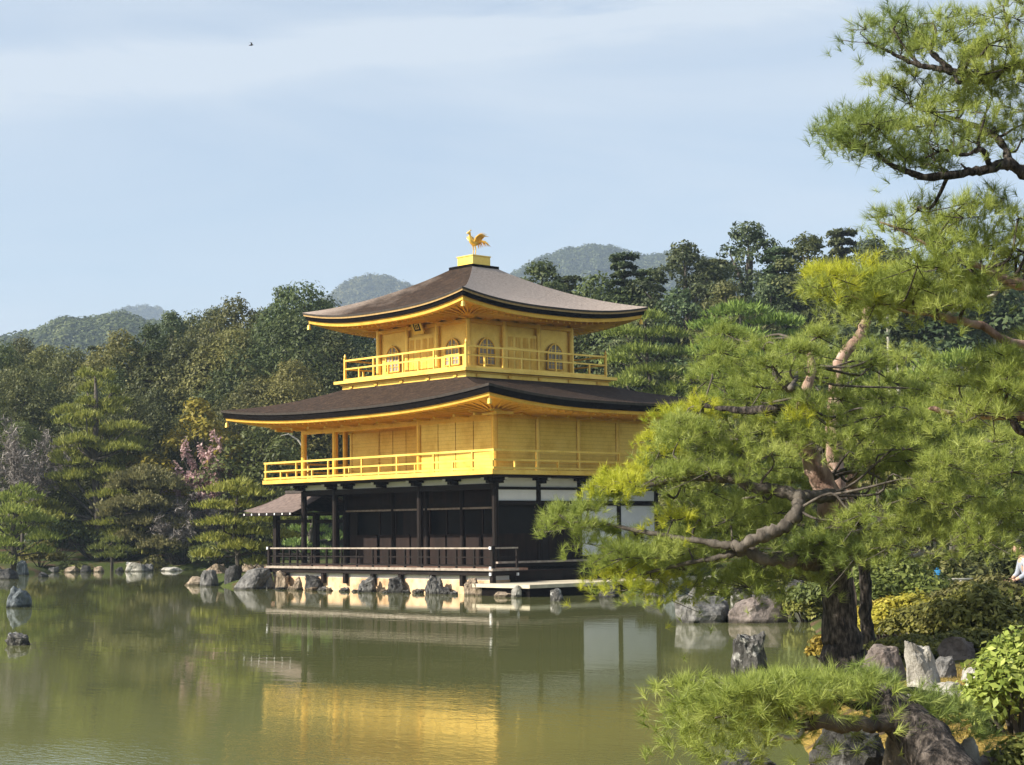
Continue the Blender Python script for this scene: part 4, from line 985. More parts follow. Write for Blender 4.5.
# ---- prototypes of the woodland trees, each then copied over the slope
def W_h(px, py_top, d):
    """height a tree standing at (px,d) needs for its top to reach photo row py_top"""
    return float(at(px, py_top, d)[2]-spot(px, d)[2])
PROTO = {}
for i in range(4): PROTO['broad%d' % i] = (lambda i=i: tree_broad('broadleaf_tree', 'x', 13, 10.5-.6*(i % 2), 100+i, ['dark', 'dark', 'olive', 'olive'][i], nl=40+3*i, per=26000, size=.115, flat=.78), 13.0)
for i in range(3): PROTO['airy%d' % i] = (lambda i=i: tree_broad('tall_evergreen', 'x', 18, 9.5, 140+i, ['bluegreen', 'dark', 'bluegreen'][i], 'grey', nl=46, per=22000, size=.12, low=.34, flat=.6, gap=.26, taper=.85), 18.0)
for i in range(3): PROTO['cedar%d' % i] = (lambda i=i: tree_conifer('cedar', 'x', 16, 7.0, 160+i, ['bluegreen', 'dark', 'olive'][i], tiers=27, per=30000, size=.13, power=.62), 16.0)
protos = {}
used = set()
def plant(kind, px, py_top, d, wscale, label, rz=0.0, group=None):
    if kind not in protos: protos[kind] = (PROTO[kind][0](), PROTO[kind][1])
    t, H0 = protos[kind]; s = spot(px, d); h = W_h(px, py_top, d); sz = h/H0
    sc = (sz*wscale, sz*wscale, sz)
    if kind not in used:
        used.add(kind); t.location = s; t.rotation_euler = (0, 0, rz); t.scale = sc; t['label'] = label
        if group: t['group'] = group
        return t
    return dup(t, s, rz, sc, label, group)
rt = random.Random(11)
# (kind, x, top row, distance, width factor)
SKY_L = [(0, 347), (20, 340), (45, 348), (70, 352), (95, 345), (120, 335), (150, 325), (170, 312), (195, 318), (215, 308), (235, 300), (260, 312), (285, 287), (305, 290), (325, 300), (345, 318), (360, 330)]
SKY_R = [(545, 262), (570, 275), (600, 278), (628, 252), (655, 268), (690, 243), (715, 258), (755, 224), (785, 246), (815, 236), (850, 228), (880, 238), (910, 250), (945, 262), (975, 270), (1010, 262), (1040, 268), (1075, 262)]
LBL = {'broad0': 'dark dense broadleaf crown', 'broad1': 'dark rounded broadleaf crown', 'broad2': 'olive broadleaf crown', 'broad3': 'lighter olive broadleaf crown',
       'airy0': 'tall blue green evergreen', 'airy1': 'tall ragged dark evergreen', 'airy2': 'tall open bluish evergreen', 'cedar0': 'blue green pointed cedar', 'cedar1': 'dark pointed cedar', 'cedar2': 'olive pointed cedar'}
def where(px, row):
    a = ('on the skyline', 'halfway up the slope', 'low on the slope')[row]
    for lim, b in ((60, 'at the far left edge'), (125, 'behind the tall layered pine'), (175, 'above the rounded lakeside tree'), (225, 'above the yellow leaved tree'), (275, 'left of the lower roof tip'), (340, 'by the left upper roof tip'),
                   (520, 'behind the pavilion'), (600, 'above the right roof slope'), (670, 'by the right upper roof tip'), (735, 'left of the tallest evergreen'), (790, 'straight above the big near pine'), (860, 'up right of the big near pine'), (940, 'behind the yellow pine bough')):
        if px < lim: return a+' '+b
    return a+' at the far right edge'
kl = ['broad0', 'broad2', 'broad1', 'cedar1', 'broad3', 'broad0', 'airy1', 'broad1', 'broad2', 'airy0']
for i, (px, top) in enumerate(SKY_L):
    k = ['broad0', 'broad1', 'broad2', 'broad0', 'cedar1', 'broad3', 'airy1', 'airy0', 'broad0', 'airy2', 'broad1', 'airy1', 'airy1', 'broad0', 'airy0', 'broad2', 'broad0'][i]
    plant(k, px, top, 132+rt.uniform(-4, 8), .9 if 'airy' in k else .82, LBL[k]+' '+where(px, 0), rt.uniform(0, 6), 'trees on the wooded slope')
for row, (n, d0, drop) in enumerate(((13, 125, 34), (12, 119, 74))):
    for i in range(n):
        px = -8+i*(372/(n-1))+rt.uniform(-9, 9); base = np.interp(px, [a for a, b in SKY_L], [b for a, b in SKY_L])
        k = rt.choice(['broad0', 'broad1', 'broad2', 'broad3', 'broad0', 'cedar1', 'broad1', 'airy1', 'broad3'])
        if row and k == 'airy1': k = 'broad2'
        plant(k, px, base+drop+rt.uniform(-12, 14), d0+rt.uniform(-3, 3), .95, LBL[k]+' '+where(px, 1+row), rt.uniform(0, 6), 'trees on the wooded slope')
for i, (px, top) in enumerate(SKY_R):
    k = ['airy1', 'cedar1', 'broad1', 'cedar0', 'cedar1', 'airy0', 'cedar1', 'airy2', 'cedar0', 'airy1', 'cedar0', 'airy0', 'airy1', 'cedar0', 'airy2', 'airy1', 'broad0', 'airy0'][i]
    plant(k, px, top, 116+rt.uniform(-3, 6), (1.0 if 'airy' in k else .9)*(1.25 if k[0] == 'c' else 1), LBL[k]+' '+where(px, 0), rt.uniform(0, 6), 'dark evergreens behind the pavilion')
for row, (n, d0, drop) in enumerate(((12, 110, 34),)):
    for i in range(n):
        px = 545+i*(520/(n-1))+rt.uniform(-10, 10); base = np.interp(px, [a for a, b in SKY_R], [b for a, b in SKY_R])
        k = rt.choice(['broad0', 'cedar0', 'cedar1', 'airy1', 'cedar0', 'airy0', 'broad2'])
        plant(k, px, base+drop+rt.uniform(-8, 16), d0+rt.uniform(-2, 2), .95, LBL[k]+' '+where(px, 1), rt.uniform(0, 6), 'dark evergreens behind the pavilion')
for i in range(6):
    px = 390+i*28; k = ['broad0', 'broad1', 'broad2'][i % 3]
    plant(k, px, 345+rt.uniform(-10, 10), 124+rt.uniform(-3, 3), .9, LBL[k]+' '+where(px, 1), rt.uniform(0, 6), 'trees on the wooded slope')
# ---- bare pale trunks showing in the dark wood at the right
tr0 = None
for i, (px, d) in enumerate(((893, 92), (903, 95), (921, 93), (936, 96), (952, 92), (966, 94), (981, 96), (1000, 93), (852, 97), (1016, 95))):
    s = spot(px, d)
    lb = 'slim bare pale trunk standing in the dark wood at the right'
    if tr0 is None:
        tr0 = thing('slim_tree', lb, 'tree', s, 0, 'slim pale trunks in the wood'); limbs_mesh([([(0, 0, -.4), (.05, .04, 5), (0, .1, 10), (.05, 0, 15.5)], [.17, .14, .11, .03])]).build('trunk', BARK['pale'], tr0, True)
        rng = np.random.default_rng(8); C, N, T = crown_leaves([(0, 0, 14.5, 1.8), (.8, .4, 13, 1.5), (-.7, .6, 13.4, 1.4)], 1500, .2, .5, rng); V, F_ = quads(C, N, .2, .5, rng); fast('crown', V, F_, LEAF['bluegreen'], tr0, tint=np.repeat(T, 4))
    else: dup(tr0, s, i*.9, (1, 1, .8+.05*(i % 4)), lb, 'slim pale trunks in the wood')

# ---- garden trees on the far bank
def lay(name, label, px, d, trunk_px, pads_px, seed, leaf, bark='grey', size=.26, per=200, cat='pine tree', asp=.15, ybase=None):
    """layered tree given in photo pixels at distance d: trunk [(px,py,wpx)], pads [(px,py,halfwidth,halfheight,depth m)]"""
    s = spot(px, d); m_ = mpp(d)
    def loc(x, y, dep=0.0):
        v = at(x, y, d+dep); v = v-s; return (float(v@RH), float(v@FH), float(v[2]))
    tr = [(*loc(x, y), w_*m_/2) for x, y, w_ in trunk_px]
    tr[0] = (tr[0][0], tr[0][1], min(tr[0][2], -.3), tr[0][3])
    pd = [(*loc(x, y, dep), rx*m_, rz_*m_*1.5) for x, y, rx, rz_, dep in pads_px]
    return tree_layered(name, label, tr, pd, seed, leaf, bark, per, size, asp, loc=s, cat=cat)
rp = random.Random(3)
pads = []
for k in range(46):
    f = (k+.5)/46; y = 372+f*172+rp.uniform(-7, 7); hw = 10+62*min(1, f*1.35)**.8; sgn = (-1, 1)[k % 2]; o_ = rp.uniform(.15, 1.0)
    pads.append((95+sgn*hw*o_+rp.uniform(-4, 4), y+8*o_, (10+13*min(1, f*1.8))*rp.uniform(.75, 1.35), rp.uniform(3.5, 6.5), rp.uniform(-1.2, 1.6)))
lay('layered_pine', 'tall spreading pine with tiers of flat green boughs on the left bank', 96, 111.5, [(100, 568, 9), (99, 520, 8), (94, 460, 7), (97, 410, 5), (95, 374, 2)], pads, 61, 'pine', size=.26, per=230)
lay('garden_pine', 'small lopsided pine on the rocks at the far left edge of the photo', 14, 100.5, [(12, 574, 6), (15, 556, 6), (11, 538, 5), (16, 515, 4), (18, 498, 2)],
    [(2, 500, 24, 6, 0), (25, 497, 18, 5, 1), (12, 512, 26, 6, -1), (36, 520, 20, 5, 0), (-5, 522, 22, 6, -.6), (20, 532, 22, 6, .5), (44, 538, 18, 5, -.4), (2, 545, 22, 7, -.8), (40, 551, 16, 5, -.2), (-4, 562, 20, 7, -1), (22, 490, 12, 5, 0)], 62, 'pine', size=.24, per=170)
lay('rounded_tree', 'rounded layered tree with pale olive crowns leaning over the left bank', 165, 109.2, [(178, 568, 11), (170, 552, 9), (158, 530, 7), (150, 505, 5), (146, 480, 3)],
    [(145, 478, 32, 9, 0), (125, 486, 18, 7, 0), (163, 486, 22, 8, -.6), (122, 507, 24, 8, -.5), (146, 503, 22, 8, -1), (170, 508, 26, 8, .4), (110, 514, 12, 5, -.6), (150, 522, 30, 7, 0), (186, 526, 20, 7, -.4), (130, 538, 20, 7, .3), (165, 545, 26, 8, -.7), (195, 546, 14, 6, 0)], 63, 'paleolive', 'dark', size=.15, per=620, asp=.4, cat='tree')
lay('garden_pine', 'bright green pine in flat tufts on the spit left of the fishing porch', 238, 79.5, [(240, 575, 6), (238, 556, 6), (234, 536, 5), (236, 512, 4), (238, 490, 2)],
    [(225, 490, 24, 5, 0), (252, 494, 20, 5, 0), (240, 484, 14, 4, 0), (212, 507, 18, 5, -.4), (240, 506, 22, 5, .5), (270, 507, 14, 4, .4), (262, 520, 20, 5, 0), (222, 523, 24, 5, -.5), (250, 533, 26, 5, .3), (214, 540, 20, 5, 0), (242, 547, 26, 5, -.4), (205, 556, 15, 5, 0), (268, 550, 14, 5, .3), (258, 563, 16, 5, .2), (285, 536, 14, 5, 1.2), (288, 520, 12, 4, 1.5)], 64, 'pine', size=.2, per=330)
lay('garden_pine', 'low spreading pine at the water edge below the tall layered pine', 108, 106.4, [(112, 570, 4), (112, 556, 3), (108, 545, 2)], [(112, 541, 12, 4, 0), (100, 548, 12, 4, 0), (122, 550, 12, 4, 0), (110, 556, 16, 4, -.3)], 65, 'pine_dim', size=.2, per=200)
# trees right behind the pavilion's porch, seen through it
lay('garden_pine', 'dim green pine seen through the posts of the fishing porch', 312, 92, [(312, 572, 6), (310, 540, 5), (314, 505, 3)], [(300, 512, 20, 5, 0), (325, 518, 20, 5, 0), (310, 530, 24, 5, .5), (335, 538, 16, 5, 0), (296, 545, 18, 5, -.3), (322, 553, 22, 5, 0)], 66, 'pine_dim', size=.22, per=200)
# cherry and bare trees
def bloom(name, label, px, d, W, H, seed, leaf, per, size, cat='tree'):
    rng = np.random.default_rng(seed); s = spot(px, d); t = thing(name, label, cat, s, 0); paths = [([(0, 0, -.3), (.05, .05, H*.3)], [.14, .10])]; Cs, T = [], []
    for i in range(22):
        a = rng.uniform(0, 6.28); e = rng.uniform(.5, 1.35); ln = H*.75*rng.uniform(.6, 1.0); p0 = Vector((.03, .03, H*rng.uniform(.15, .35)))
        dr = Vector((math.cos(a)*math.cos(e)*W/H*1.1, math.sin(a)*math.cos(e)*W/H*1.1, math.sin(e))); p1 = p0+dr*ln*.5+Vector(rng.normal(size=3)*.15); p2 = p0+dr*ln
        paths.append(([p0, p1, p2], [.05, .03, .008]))
        for q in range(6):
            b0 = p0.lerp(p2, rng.uniform(.35, .95)); b1 = b0+(dr*.5+Vector(rng.normal(size=3))*.5)*H*.16; paths.append(([b0, b1], [.015, .005])); n = per//132
            k = rng.random(n); P = np.array(b0)[None]*(1-k[:, None])+np.array(b1)[None]*k[:, None]+rng.normal(size=(n, 3))*.13; Cs.append(P)
    C = np.concatenate(Cs); n = len(C); V, F_ = quads(C, unit(rng, n), size, .7 if leaf == 'pink' else .12, rng)
    fast('blossom' if leaf == 'pink' else 'twigs', V, F_, LEAF[leaf], t, tint=np.repeat(np.clip(rng.normal(.5, .25, n), 0, 1), 4)); limbs_mesh(paths).build('trunk', BARK['grey'], t, True); return t
bloom('cherry_tree', 'pink blossoming cherry tree between the rounded tree and the pavilion', 208, 110.8, 4.4, 7.3, 71, 'pink', 9000, .11)
bloom('bare_tree', 'leafless greyish tree at the left edge beside the tall layered pine', 22, 112, 6.5, 9.2, 72, 'twig', 6000, .22)
bloom('bare_tree', 'leafless purplish thicket below the pink cherry', 190, 109.6, 6.0, 4.2, 73, 'twig', 5000, .2)
t = tree_broad('yellow_tree', 'yellow leaved tree on the slope left of the lower roof tip', 9.5, 6.4, 74, 'gold', nl=24, per=5200, size=.17, gap=.1); s = spot(197, 113); t.location = s; t.scale = [W_h(197, 402, 113)/9.5]*3
t = tree_broad('olive_tree', 'pale olive tree behind the open gallery of the second floor', 9.5, 8.4, 75, 'olive', nl=26, per=7000, size=.17); t.location = spot(266, 110.5); t.scale = [W_h(266, 425, 110.5)/9.5]*3
limbs_mesh([([(0, 0, -.6), (.1, 0, 3.6), (.05, .1, 6.2), (-.1, .1, 6.75), (-.5, .2, 7.3), (-1.05, .1, 7.65), (-1.5, 0, 7.55)], [.10, .09, .07, .06, .055, .05, .02])]).build('bent_tree', BARK['pale'])
b = bpy.data.objects['bent_tree']; b.location = spot(306, 104); b.rotation_euler = (0, 0, math.atan2(RH[1], RH[0])); tag(b, 'pale bare trunk bent over, seen through the open gallery of the second floor', 'tree')
# layered pines behind the pavilion on the right
lay('layered_pine', 'pine with thin flat tiers right behind the upper balcony', 652, 92, [(648, 560, 8), (650, 470, 7), (656, 420, 5), (648, 370, 4), (645, 325, 2)],
    [(646, 318, 22, 6, 0), (625, 334, 26, 6, 0), (665, 334, 26, 6, 0), (640, 352, 30, 6, -.8), (676, 354, 18, 6, .5), (618, 362, 20, 6, .4), (655, 372, 34, 6, -.4), (625, 384, 26, 6, -.5), (672, 390, 26, 6, 0), (645, 400, 34, 6, .3), (610, 400, 16, 5, 1), (668, 410, 30, 6, 0)], 76, 'pine', size=.24, per=200)
lay('layered_pine', 'broad topped pine with pale flat tiers behind the big near pine', 745, 84, [(745, 570, 8), (742, 480, 7), (748, 400, 5), (742, 340, 3), (740, 318, 2)],
    [(738, 312, 34, 7, 0), (710, 326, 22, 6, 0), (775, 322, 30, 6, 0), (735, 336, 34, 7, -.6), (790, 338, 28, 6, .4), (712, 350, 26, 7, -.3), (765, 356, 40, 7, -.8), (800, 362, 30, 7, 0), (725, 372, 34, 7, .2), (780, 382, 40, 7, 0), (740, 400, 50, 7, 0), (800, 405, 40, 7, 0)], 77, 'pine', size=.24, per=200)
lay('layered_pine', 'dull green garden pine low behind the boughs at the right edge', 965, 62, [(965, 575, 9), (962, 500, 8), (966, 430, 5), (960, 370, 3)],
    [(960, 362, 40, 8, 0), (920, 380, 40, 8, 0), (1000, 382, 40, 8, 0), (950, 402, 60, 8, -.5), (900, 420, 46, 8, 0), (1005, 428, 50, 8, .3), (950, 446, 60, 8, -.4), (890, 468, 50, 8, 0), (1000, 474, 50, 8, 0), (940, 496, 60, 8, 0), (1000, 516, 46, 8, -.3), (900, 520, 40, 8, .2)], 78, 'pine', size=.22, per=260)
lay('layered_pine', 'dull green garden pine behind the middle of the big near pine', 850, 66, [(850, 575, 9), (846, 490, 7), (852, 420, 5), (848, 372, 3)],
    [(846, 362, 36, 8, 0), (810, 380, 40, 8, 0), (885, 384, 36, 8, 0), (840, 404, 56, 8, -.5), (795, 424, 40, 8, 0), (890, 430, 40, 8, .3), (840, 450, 60, 8, -.4), (790, 474, 40, 8, 0), (880, 478, 46, 8, 0), (835, 500, 60, 8, 0), (780, 520, 40, 8, .2), (870, 524, 46, 8, 0), (720, 500, 40, 8, 2), (740, 470, 40, 8, 2), (720, 535, 40, 8, 2)], 79, 'pine', size=.22, per=240)
# rounded shrubs behind, mid bank
for i, (px, d, W, H, lf, lb) in enumerate(((905, 78, 6, 6.8, 'olive', 'rounded olive bush tree under the yellow pine bough'), (935, 76, 5.5, 6.2, 'shrub', 'rounded yellowish bush tree right of the olive one under the boughs'), (978, 74, 6, 6.4, 'olive', 'wide olive bush tree at the right below the dark wood'), (700, 80, 6, 4.4, 'olive', 'olive bush hidden behind the left side of the big near pine'), (660, 72, 5, 2.6, 'shrub', 'green bush on the bank right of the pavilion'), (628, 69, 4, 2.0, 'dark', 'dark bush at the back corner of the pavilion'))):
    shrub('bush', lb, px, d, W, H, 300+i, lf, 6500, .12, nl=14)
for i, (px, d, W, H, lf, lb) in enumerate(((40, 106.5, 3.0, 1.5, 'shrub', 'yellowish shrub on the left bank beside the small pine'), (72, 106.8, 3, 1.2, 'olive', 'low olive shrub left of the low spreading pine'), (132, 106.4, 2.2, 1.3, 'shrub', 'light green shrub drooping to the water on the left bank'), (152, 107, 3, 1.8, 'olive', 'olive shrub below the rounded lakeside tree'), (215, 107, 3.6, 2.0, 'olive', 'brownish olive shrub on the bank below the pink cherry'), (185, 109.5, 4, 2.6, 'dark', 'dark shrub behind the leaning lakeside trunk'), (60, 111, 5, 3.2, 'dark', 'dark shrub under the boughs of the tall layered pine'), (120, 112, 5, 3.5, 'dark', 'dark shrub between the tall layered pine and the rounded tree'))):
    shrub('shrub', lb, px, d, W, H, 330+i, lf, 2600, .11, nl=9)
# ---- shrubs on the near right bank
NS = [(905, 27.5, 1.6, .80, 'shrub_yellow', .045, 5200, 'yellow leaved azalea behind the big pine trunk'), (880, 29.5, 1.3, .75, 'shrub_yellow', .045, 3800, 'yellow azalea close to the thin dark trunk'), (940, 26.5, 1.9, .85, 'shrub', .045, 6000, 'mid green azalea in the middle of the near bank'),
      (972, 26, 1.7, .95, 'shrub', .05, 5200, 'green azalea left of the seated person'), (996, 28.5, 1.3, .42, 'shrub', .05, 3000, 'dull shrub just before the seated person'), (906, 24.8, 1.2, .34, 'shrub', .04, 2800, 'low spreading shrub behind the white rock'), (966, 25.0, 1.2, .36, 'shrub', .04, 2600, 'low olive shrub behind the flat stone'),
      (803, 41.5, 1.3, 1.0, 'shrub', .06, 3000, 'leafy green shrub right of the purplish boulder'), (822, 28.0, .6, .55, 'shrub_yellow', .045, 1200, 'small yellowish plant left of the foot of the big pine'), (985, 33, 2.4, .9, 'olive', .06, 4200, 'dull green bush behind the azaleas'), (890, 36, 2.8, 1.3, 'shrub', .06, 5000, 'green bush behind the two pine trunks'), (850, 40, 3, 1.0, 'olive', .07, 4200, 'olive bush on the bank behind the big pine trunk'), (930, 41, 3.2, 1.3, 'dark', .08, 4500, 'dark bush behind the blue bag'), (1010, 42, 3.4, 1.7, 'dark', .08, 4500, 'dark bush behind the seated person'), (770, 53.5, 3, .9, 'olive', .08, 3500, 'olive bush on the shore wall')]
for i, (px, d, W, H, lf, sz, per, lb) in enumerate(NS): shrub('azalea' if 'azalea' in lb else 'shrub', lb, px, d, W, H, 360+i, lf, per, sz, nl=11)
# broad leaved shrub at the right edge
for i, (px, d, W, H, lf, sz, per, lb) in enumerate(((1012, 15.2, 1.1, 1.12, 'broad', .042, 2900, 'shrub with broad pale green leaves at the right edge'), (984, 15.6, .62, .72, 'broad', .04, 1200, 'lower broad leaved clump at the left of the pale shrub'), (1030, 13.2, .75, .42, 'shrub', .035, 1500, 'dark leaved low shrub in the bottom right corner'))):
    shrub('broadleaf_shrub', lb, px, d, W, H, 390+i, lf, per, sz, nl=14, dz=-.12)

# ================================================================== NEAR PINES
def crom(pts, n=5):
    """smooth a list of vectors through their points"""
    out = []
    for i in range(len(pts)-1):
        p0 = pts[max(i-1, 0)]; p1 = pts[i]; p2 = pts[i+1]; p3 = pts[min(i+2, len(pts)-1)]
        for k in range(n):
            t = k/n; out.append(.5*((2*p1)+(p2-p0)*t+(2*p0-5*p1+4*p2-p3)*t*t+(3*p1-p0-3*p2+p3)*t**3))
    out.append(pts[-1]); return out
class NearPine:
    def __init__(s, name, label, D, base, seed):
        s.D = D; s.rng = np.random.default_rng(seed); s.o = np.array(base); s.t = thing(name, label, 'pine tree', base); s.samples = []; s.pads = {}; s.tw = MB()
    def w(s, px, py, dd=0.0): return at(px, py, s.D+dd)-s.o
    def limb(s, name, pts, bark, n=9, gnarl=.10, label=None):
        P = [np.array([*s.w(px, py, dd), wd*mpp(s.D+dd)/2]) for px, py, wd, dd in pts]; P = crom(P, 6); Q = []
        for i, q in enumerate(P):
            j = s.rng.normal(size=3)*q[3]*gnarl; Q.append((q[:3]+j, q[3]*(1+s.rng.normal()*gnarl)))
        o = MB().tube([q[0] for q in Q], [max(.004, q[1]) for q in Q], n).build(name, BARK[bark], s.t, True)
        if label: o['label'] = label
        s.samples += [(q[0], q[1]) for q in Q[2:]]; return o
    def stubs(s, n, ln, px0=None):
        for i in range(n):
            p, r = s.samples[s.rng.integers(len(s.samples))]; d = s.rng.normal(size=3); d[2] = abs(d[2])*.6; d /= np.linalg.norm(d)
            L_ = ln*s.rng.uniform(.4, 1.2); k = s.rng.normal(size=3)*L_*.2
            s.tw.tube([p, p+d*L_*.5+k, p+d*L_], [min(.016, r*.5), .009, .004], 4, cap=False)
    def foliage(s, poly, n_pads, shoots, needles, Ln, wd, rx, ry, dep, tint='needle', dd0=0.0, yellow=(), up=.9, ztop=None, twig=True):  # yellow: areas whose tufts get the painted sunlit needle colour
        rng = s.rng; poly = np.array(poly, float); lo, hi = poly.min(0), poly.max(0); C = []; tries = 0
        def inside(x, y):
            c = False; n = len(poly)
            for i in range(n):
                a, b = poly[i], poly[(i+1) % n]
                if (a[1] > y) != (b[1] > y) and x < (b[0]-a[0])*(y-a[1])/(b[1]-a[1])+a[0]: c = not c
            return c
        while len(C) < n_pads and tries < 20000:
            tries += 1; x, y = rng.uniform(lo[0], hi[0]), rng.uniform(lo[1], hi[1])
            if not inside(x, y): continue
            if any(((x-a)/rx)**2+((y-b)/(ry*1.1))**2 < .75 for a, b, _ in C) and tries < 12000: continue
            C.append((x, y, rng.uniform(-1, 1)*dep))
        m_ = mpp(s.D)
        for (x, y, dd) in C:
            kind = tint
            for (yx, yy, yrx, yry) in yellow:
                if ((x-yx)/yrx)**2+((y-yy)/yry)**2 < 1: kind = 'needle_yellow'
            c = s.w(x, y, dd0+dd); tilt = rng.normal(size=2)*.15
            n = int(shoots*rng.uniform(.7, 1.3)); u = rng.normal(size=(n, 3)); u[:, 2] = np.abs(u[:, 2])*.8
            R_x = rx*m_*rng.uniform(.75, 1.15); R_z = ry*m_
            off = u*np.array([R_x*.62, R_x*.62, R_z*.55]); off[:, 2] += off[:, 0]*tilt[0]+off[:, 1]*tilt[1]-.35*(off[:, 0]**2+off[:, 1]**2)/max(R_x, .05)
            P = c+off; ax = np.stack([off[:, 0]/R_x*.55, off[:, 1]/R_x*.55, np.full(n, up)], 1)+rng.normal(size=(n, 3))*.33
            s.pads.setdefault(kind, []).append((P, ax, needles, Ln, wd, rng.normal(.5, .09)))
            if twig and s.samples:
                k = min(range(0, len(s.samples), 2), key=lambda i: np.linalg.norm(s.samples[i][0]-c)); p, r = s.samples[k]
                mid = (p+c)/2+rng.normal(size=3)*.06-np.array([0, 0, .05]); r0 = min(r*.6, .022)
                if np.linalg.norm(p-c) < 1.7 and p[2] < c[2]+.25*np.linalg.norm(p-c): s.tw.tube(crom([p, p*.6+c*.4+rng.normal(size=3)*.09*np.linalg.norm(p-c)+[0, 0, -.05], p*.25+c*.75+rng.normal(size=3)*.08*np.linalg.norm(p-c), c-np.array([0, 0, R_z*.3])], 4), np.linspace(r0, r0*.4, 13), 5, cap=False)
                for q in P[::6]: s.tw.tube([c-np.array([0, 0, R_z*.3]), (c+q)/2-np.array([0, 0, R_z*.2]), q], [r0*.45, .006, .004], 3, cap=False)
    def finish(s, bark='grey'):
        rng = s.rng
        for kind, L_ in s.pads.items():
            Vs, T = [], []
            for (P, A, nn, Ln, wd, tn) in L_:
                A = A/np.linalg.norm(A, axis=1, keepdims=True); n = len(P); P = np.repeat(P, nn, 0); A = np.repeat(A, nn, 0); N_ = n*nn
                q = np.cross(A, rng.normal(size=(N_, 3))); q /= np.linalg.norm(q, axis=1, keepdims=True)
                th = rng.uniform(.12, 1.25, N_)[:, None]; d = A*np.cos(th)+q*np.sin(th); sd = np.cross(d, rng.normal(size=(N_, 3))); sd /= np.linalg.norm(sd, axis=1, keepdims=True)
                b = P-A*(rng.random(N_)*Ln*.55)[:, None]; l = Ln*rng.uniform(.7, 1.2, N_)[:, None]
                tip = b+d*l; tip[:, 2] -= .12*l[:, 0]*np.sin(th[:, 0])
                Vs.append(np.stack([b-sd*wd*.5, b+sd*wd*.5, tip], 1).reshape(-1, 3)); t_ = np.clip(np.repeat(rng.normal(tn, .12, n), nn)+rng.normal(0, .1, N_), 0, 1); T.append(np.repeat(t_, 3))
            V = np.concatenate(Vs); o = fast('foliage' if kind != 'needle_yellow' else 'yellow_foliage', V, np.arange(len(V)).reshape(-1, 3), LEAF[kind], s.t, tint=np.concatenate(T))
            if kind == 'needle_yellow': o['label'] = 'bright yellow green needle tufts'
        if s.tw.v: s.tw.build('twigs', BARK[bark], s.t, True)['kind'] = 'stuff'

# ---- the big near pine
D1 = 23.6
A = NearPine('leaning_pine', 'big near pine with a thick bent trunk, its boughs reaching across the pavilion', D1, spot(846, D1), 1)
A.limb('trunk', [(850, 678, 56, 0), (844, 655, 43, 0), (839, 610, 35, 0), (835, 565, 32, 0), (832, 530, 29, 0)], 'dark', 14, .05)
A.limb('upper_trunk', [(833, 534, 31, 0), (830, 500, 27, 0), (818, 472, 23, 0), (806, 447, 17, -.1), (799, 425, 13, -.2), (803, 400, 11, -.2), (812, 370, 9, 0), (806, 345, 6, .1)], 'pink', 12, .06)
A.limb('limb', [(832, 494, 14, -0.34), (815, 497, 13, -0.81), (796, 495, 13, -0.84), (775, 489, 13, -0.77), (752, 488, 12, -0.76), (738, 479, 10, -0.75), (714, 479, 7, -0.67), (680, 479, 6, -0.49), (645, 486, 4, -0.33), (615, 489, 2.5, -0.14)], 'grey', 9, .10)
A.limb('limb', [(800, 495, 14, -0.98), (796, 512, 14, -1.10), (783, 527, 13, -1.19), (765, 535, 13, -1.18), (742, 545, 13, -1.16), (728, 546, 9, -1.06), (700, 541, 6, -0.96), (662, 535, 5, -0.75), (630, 529, 4, -0.57), (606, 524, 3, -0.49), (570, 522, 2, -0.41)], 'grey', 9, .12)
A.limb('limb', [(834, 566, 17, -0.14), (810, 563, 15, -0.71), (789, 559, 15, -0.96), (765, 559, 13, -0.99), (745, 551, 12, -0.99), (720, 557, 6, -0.95), (680, 565, 4, -0.78), (640, 575, 3, -0.55)], 'grey', 9, .12)
A.limb('limb', [(801, 424, 12, -0.27), (793, 416, 12, -0.36), (777, 410, 12, -0.72), (754, 411, 9, -0.72), (728, 409, 6, -0.57), (700, 405, 4, -0.34)], 'dark', 9, .12)
A.limb('limb', [(806, 408, 9, -0.14), (798, 392, 10, -0.82), (786, 386, 10, -1.06), (776, 376, 7, -0.91), (774, 368, 4, -0.62)], 'grey', 8, .12)
A.limb('limb', [(790, 388, 6, -1.56), (795, 381, 5, -1.19), (797, 372, 3, -0.62)], 'grey', 6, .1)
A.limb('limb', [(826, 480, 10, .3), (850, 470, 8, 1.0), (900, 462, 6, 1.6), (950, 455, 4, 2.0)], 'grey', 8, .1)
A.limb('limb', [(822, 450, 8, .3), (770, 440, 6, 1.4), (720, 440, 4, 2.0)], 'grey', 7, .1)
A.limb('limb', [(836, 540, 10, .3), (880, 530, 7, .8), (930, 535, 5, 1.0), (980, 530, 3, 1.0)], 'grey', 7, .1)
SUN_TUFTS = ((612, 476, 28, 12), (650, 442, 22, 10), (690, 406, 26, 12), (632, 574, 34, 16), (800, 405, 20, 6), (668, 522, 20, 8))  # tufts that catch the sun, drawn in the sunlit needle colour
kw = dict(needles=34, Ln=.135, wd=.0052, rx=26, ry=12)
A.foliage([(700, 347), (722, 328), (760, 336), (830, 332), (870, 345), (905, 350), (930, 380), (925, 430), (905, 462), (860, 465), (826, 438), (780, 452), (740, 468), (690, 478), (672, 480), (650, 462), (664, 432), (682, 414), (700, 402), (698, 376)], 56, 54, dep=1.4, dd0=.2, yellow=SUN_TUFTS, **kw)
A.foliage([(605, 486), (614, 467), (642, 460), (680, 466), (660, 480), (630, 492), (600, 496)], 9, 48, dep=.5, dd0=-.3, yellow=SUN_TUFTS, needles=34, Ln=.13, wd=.0052, rx=20, ry=9)
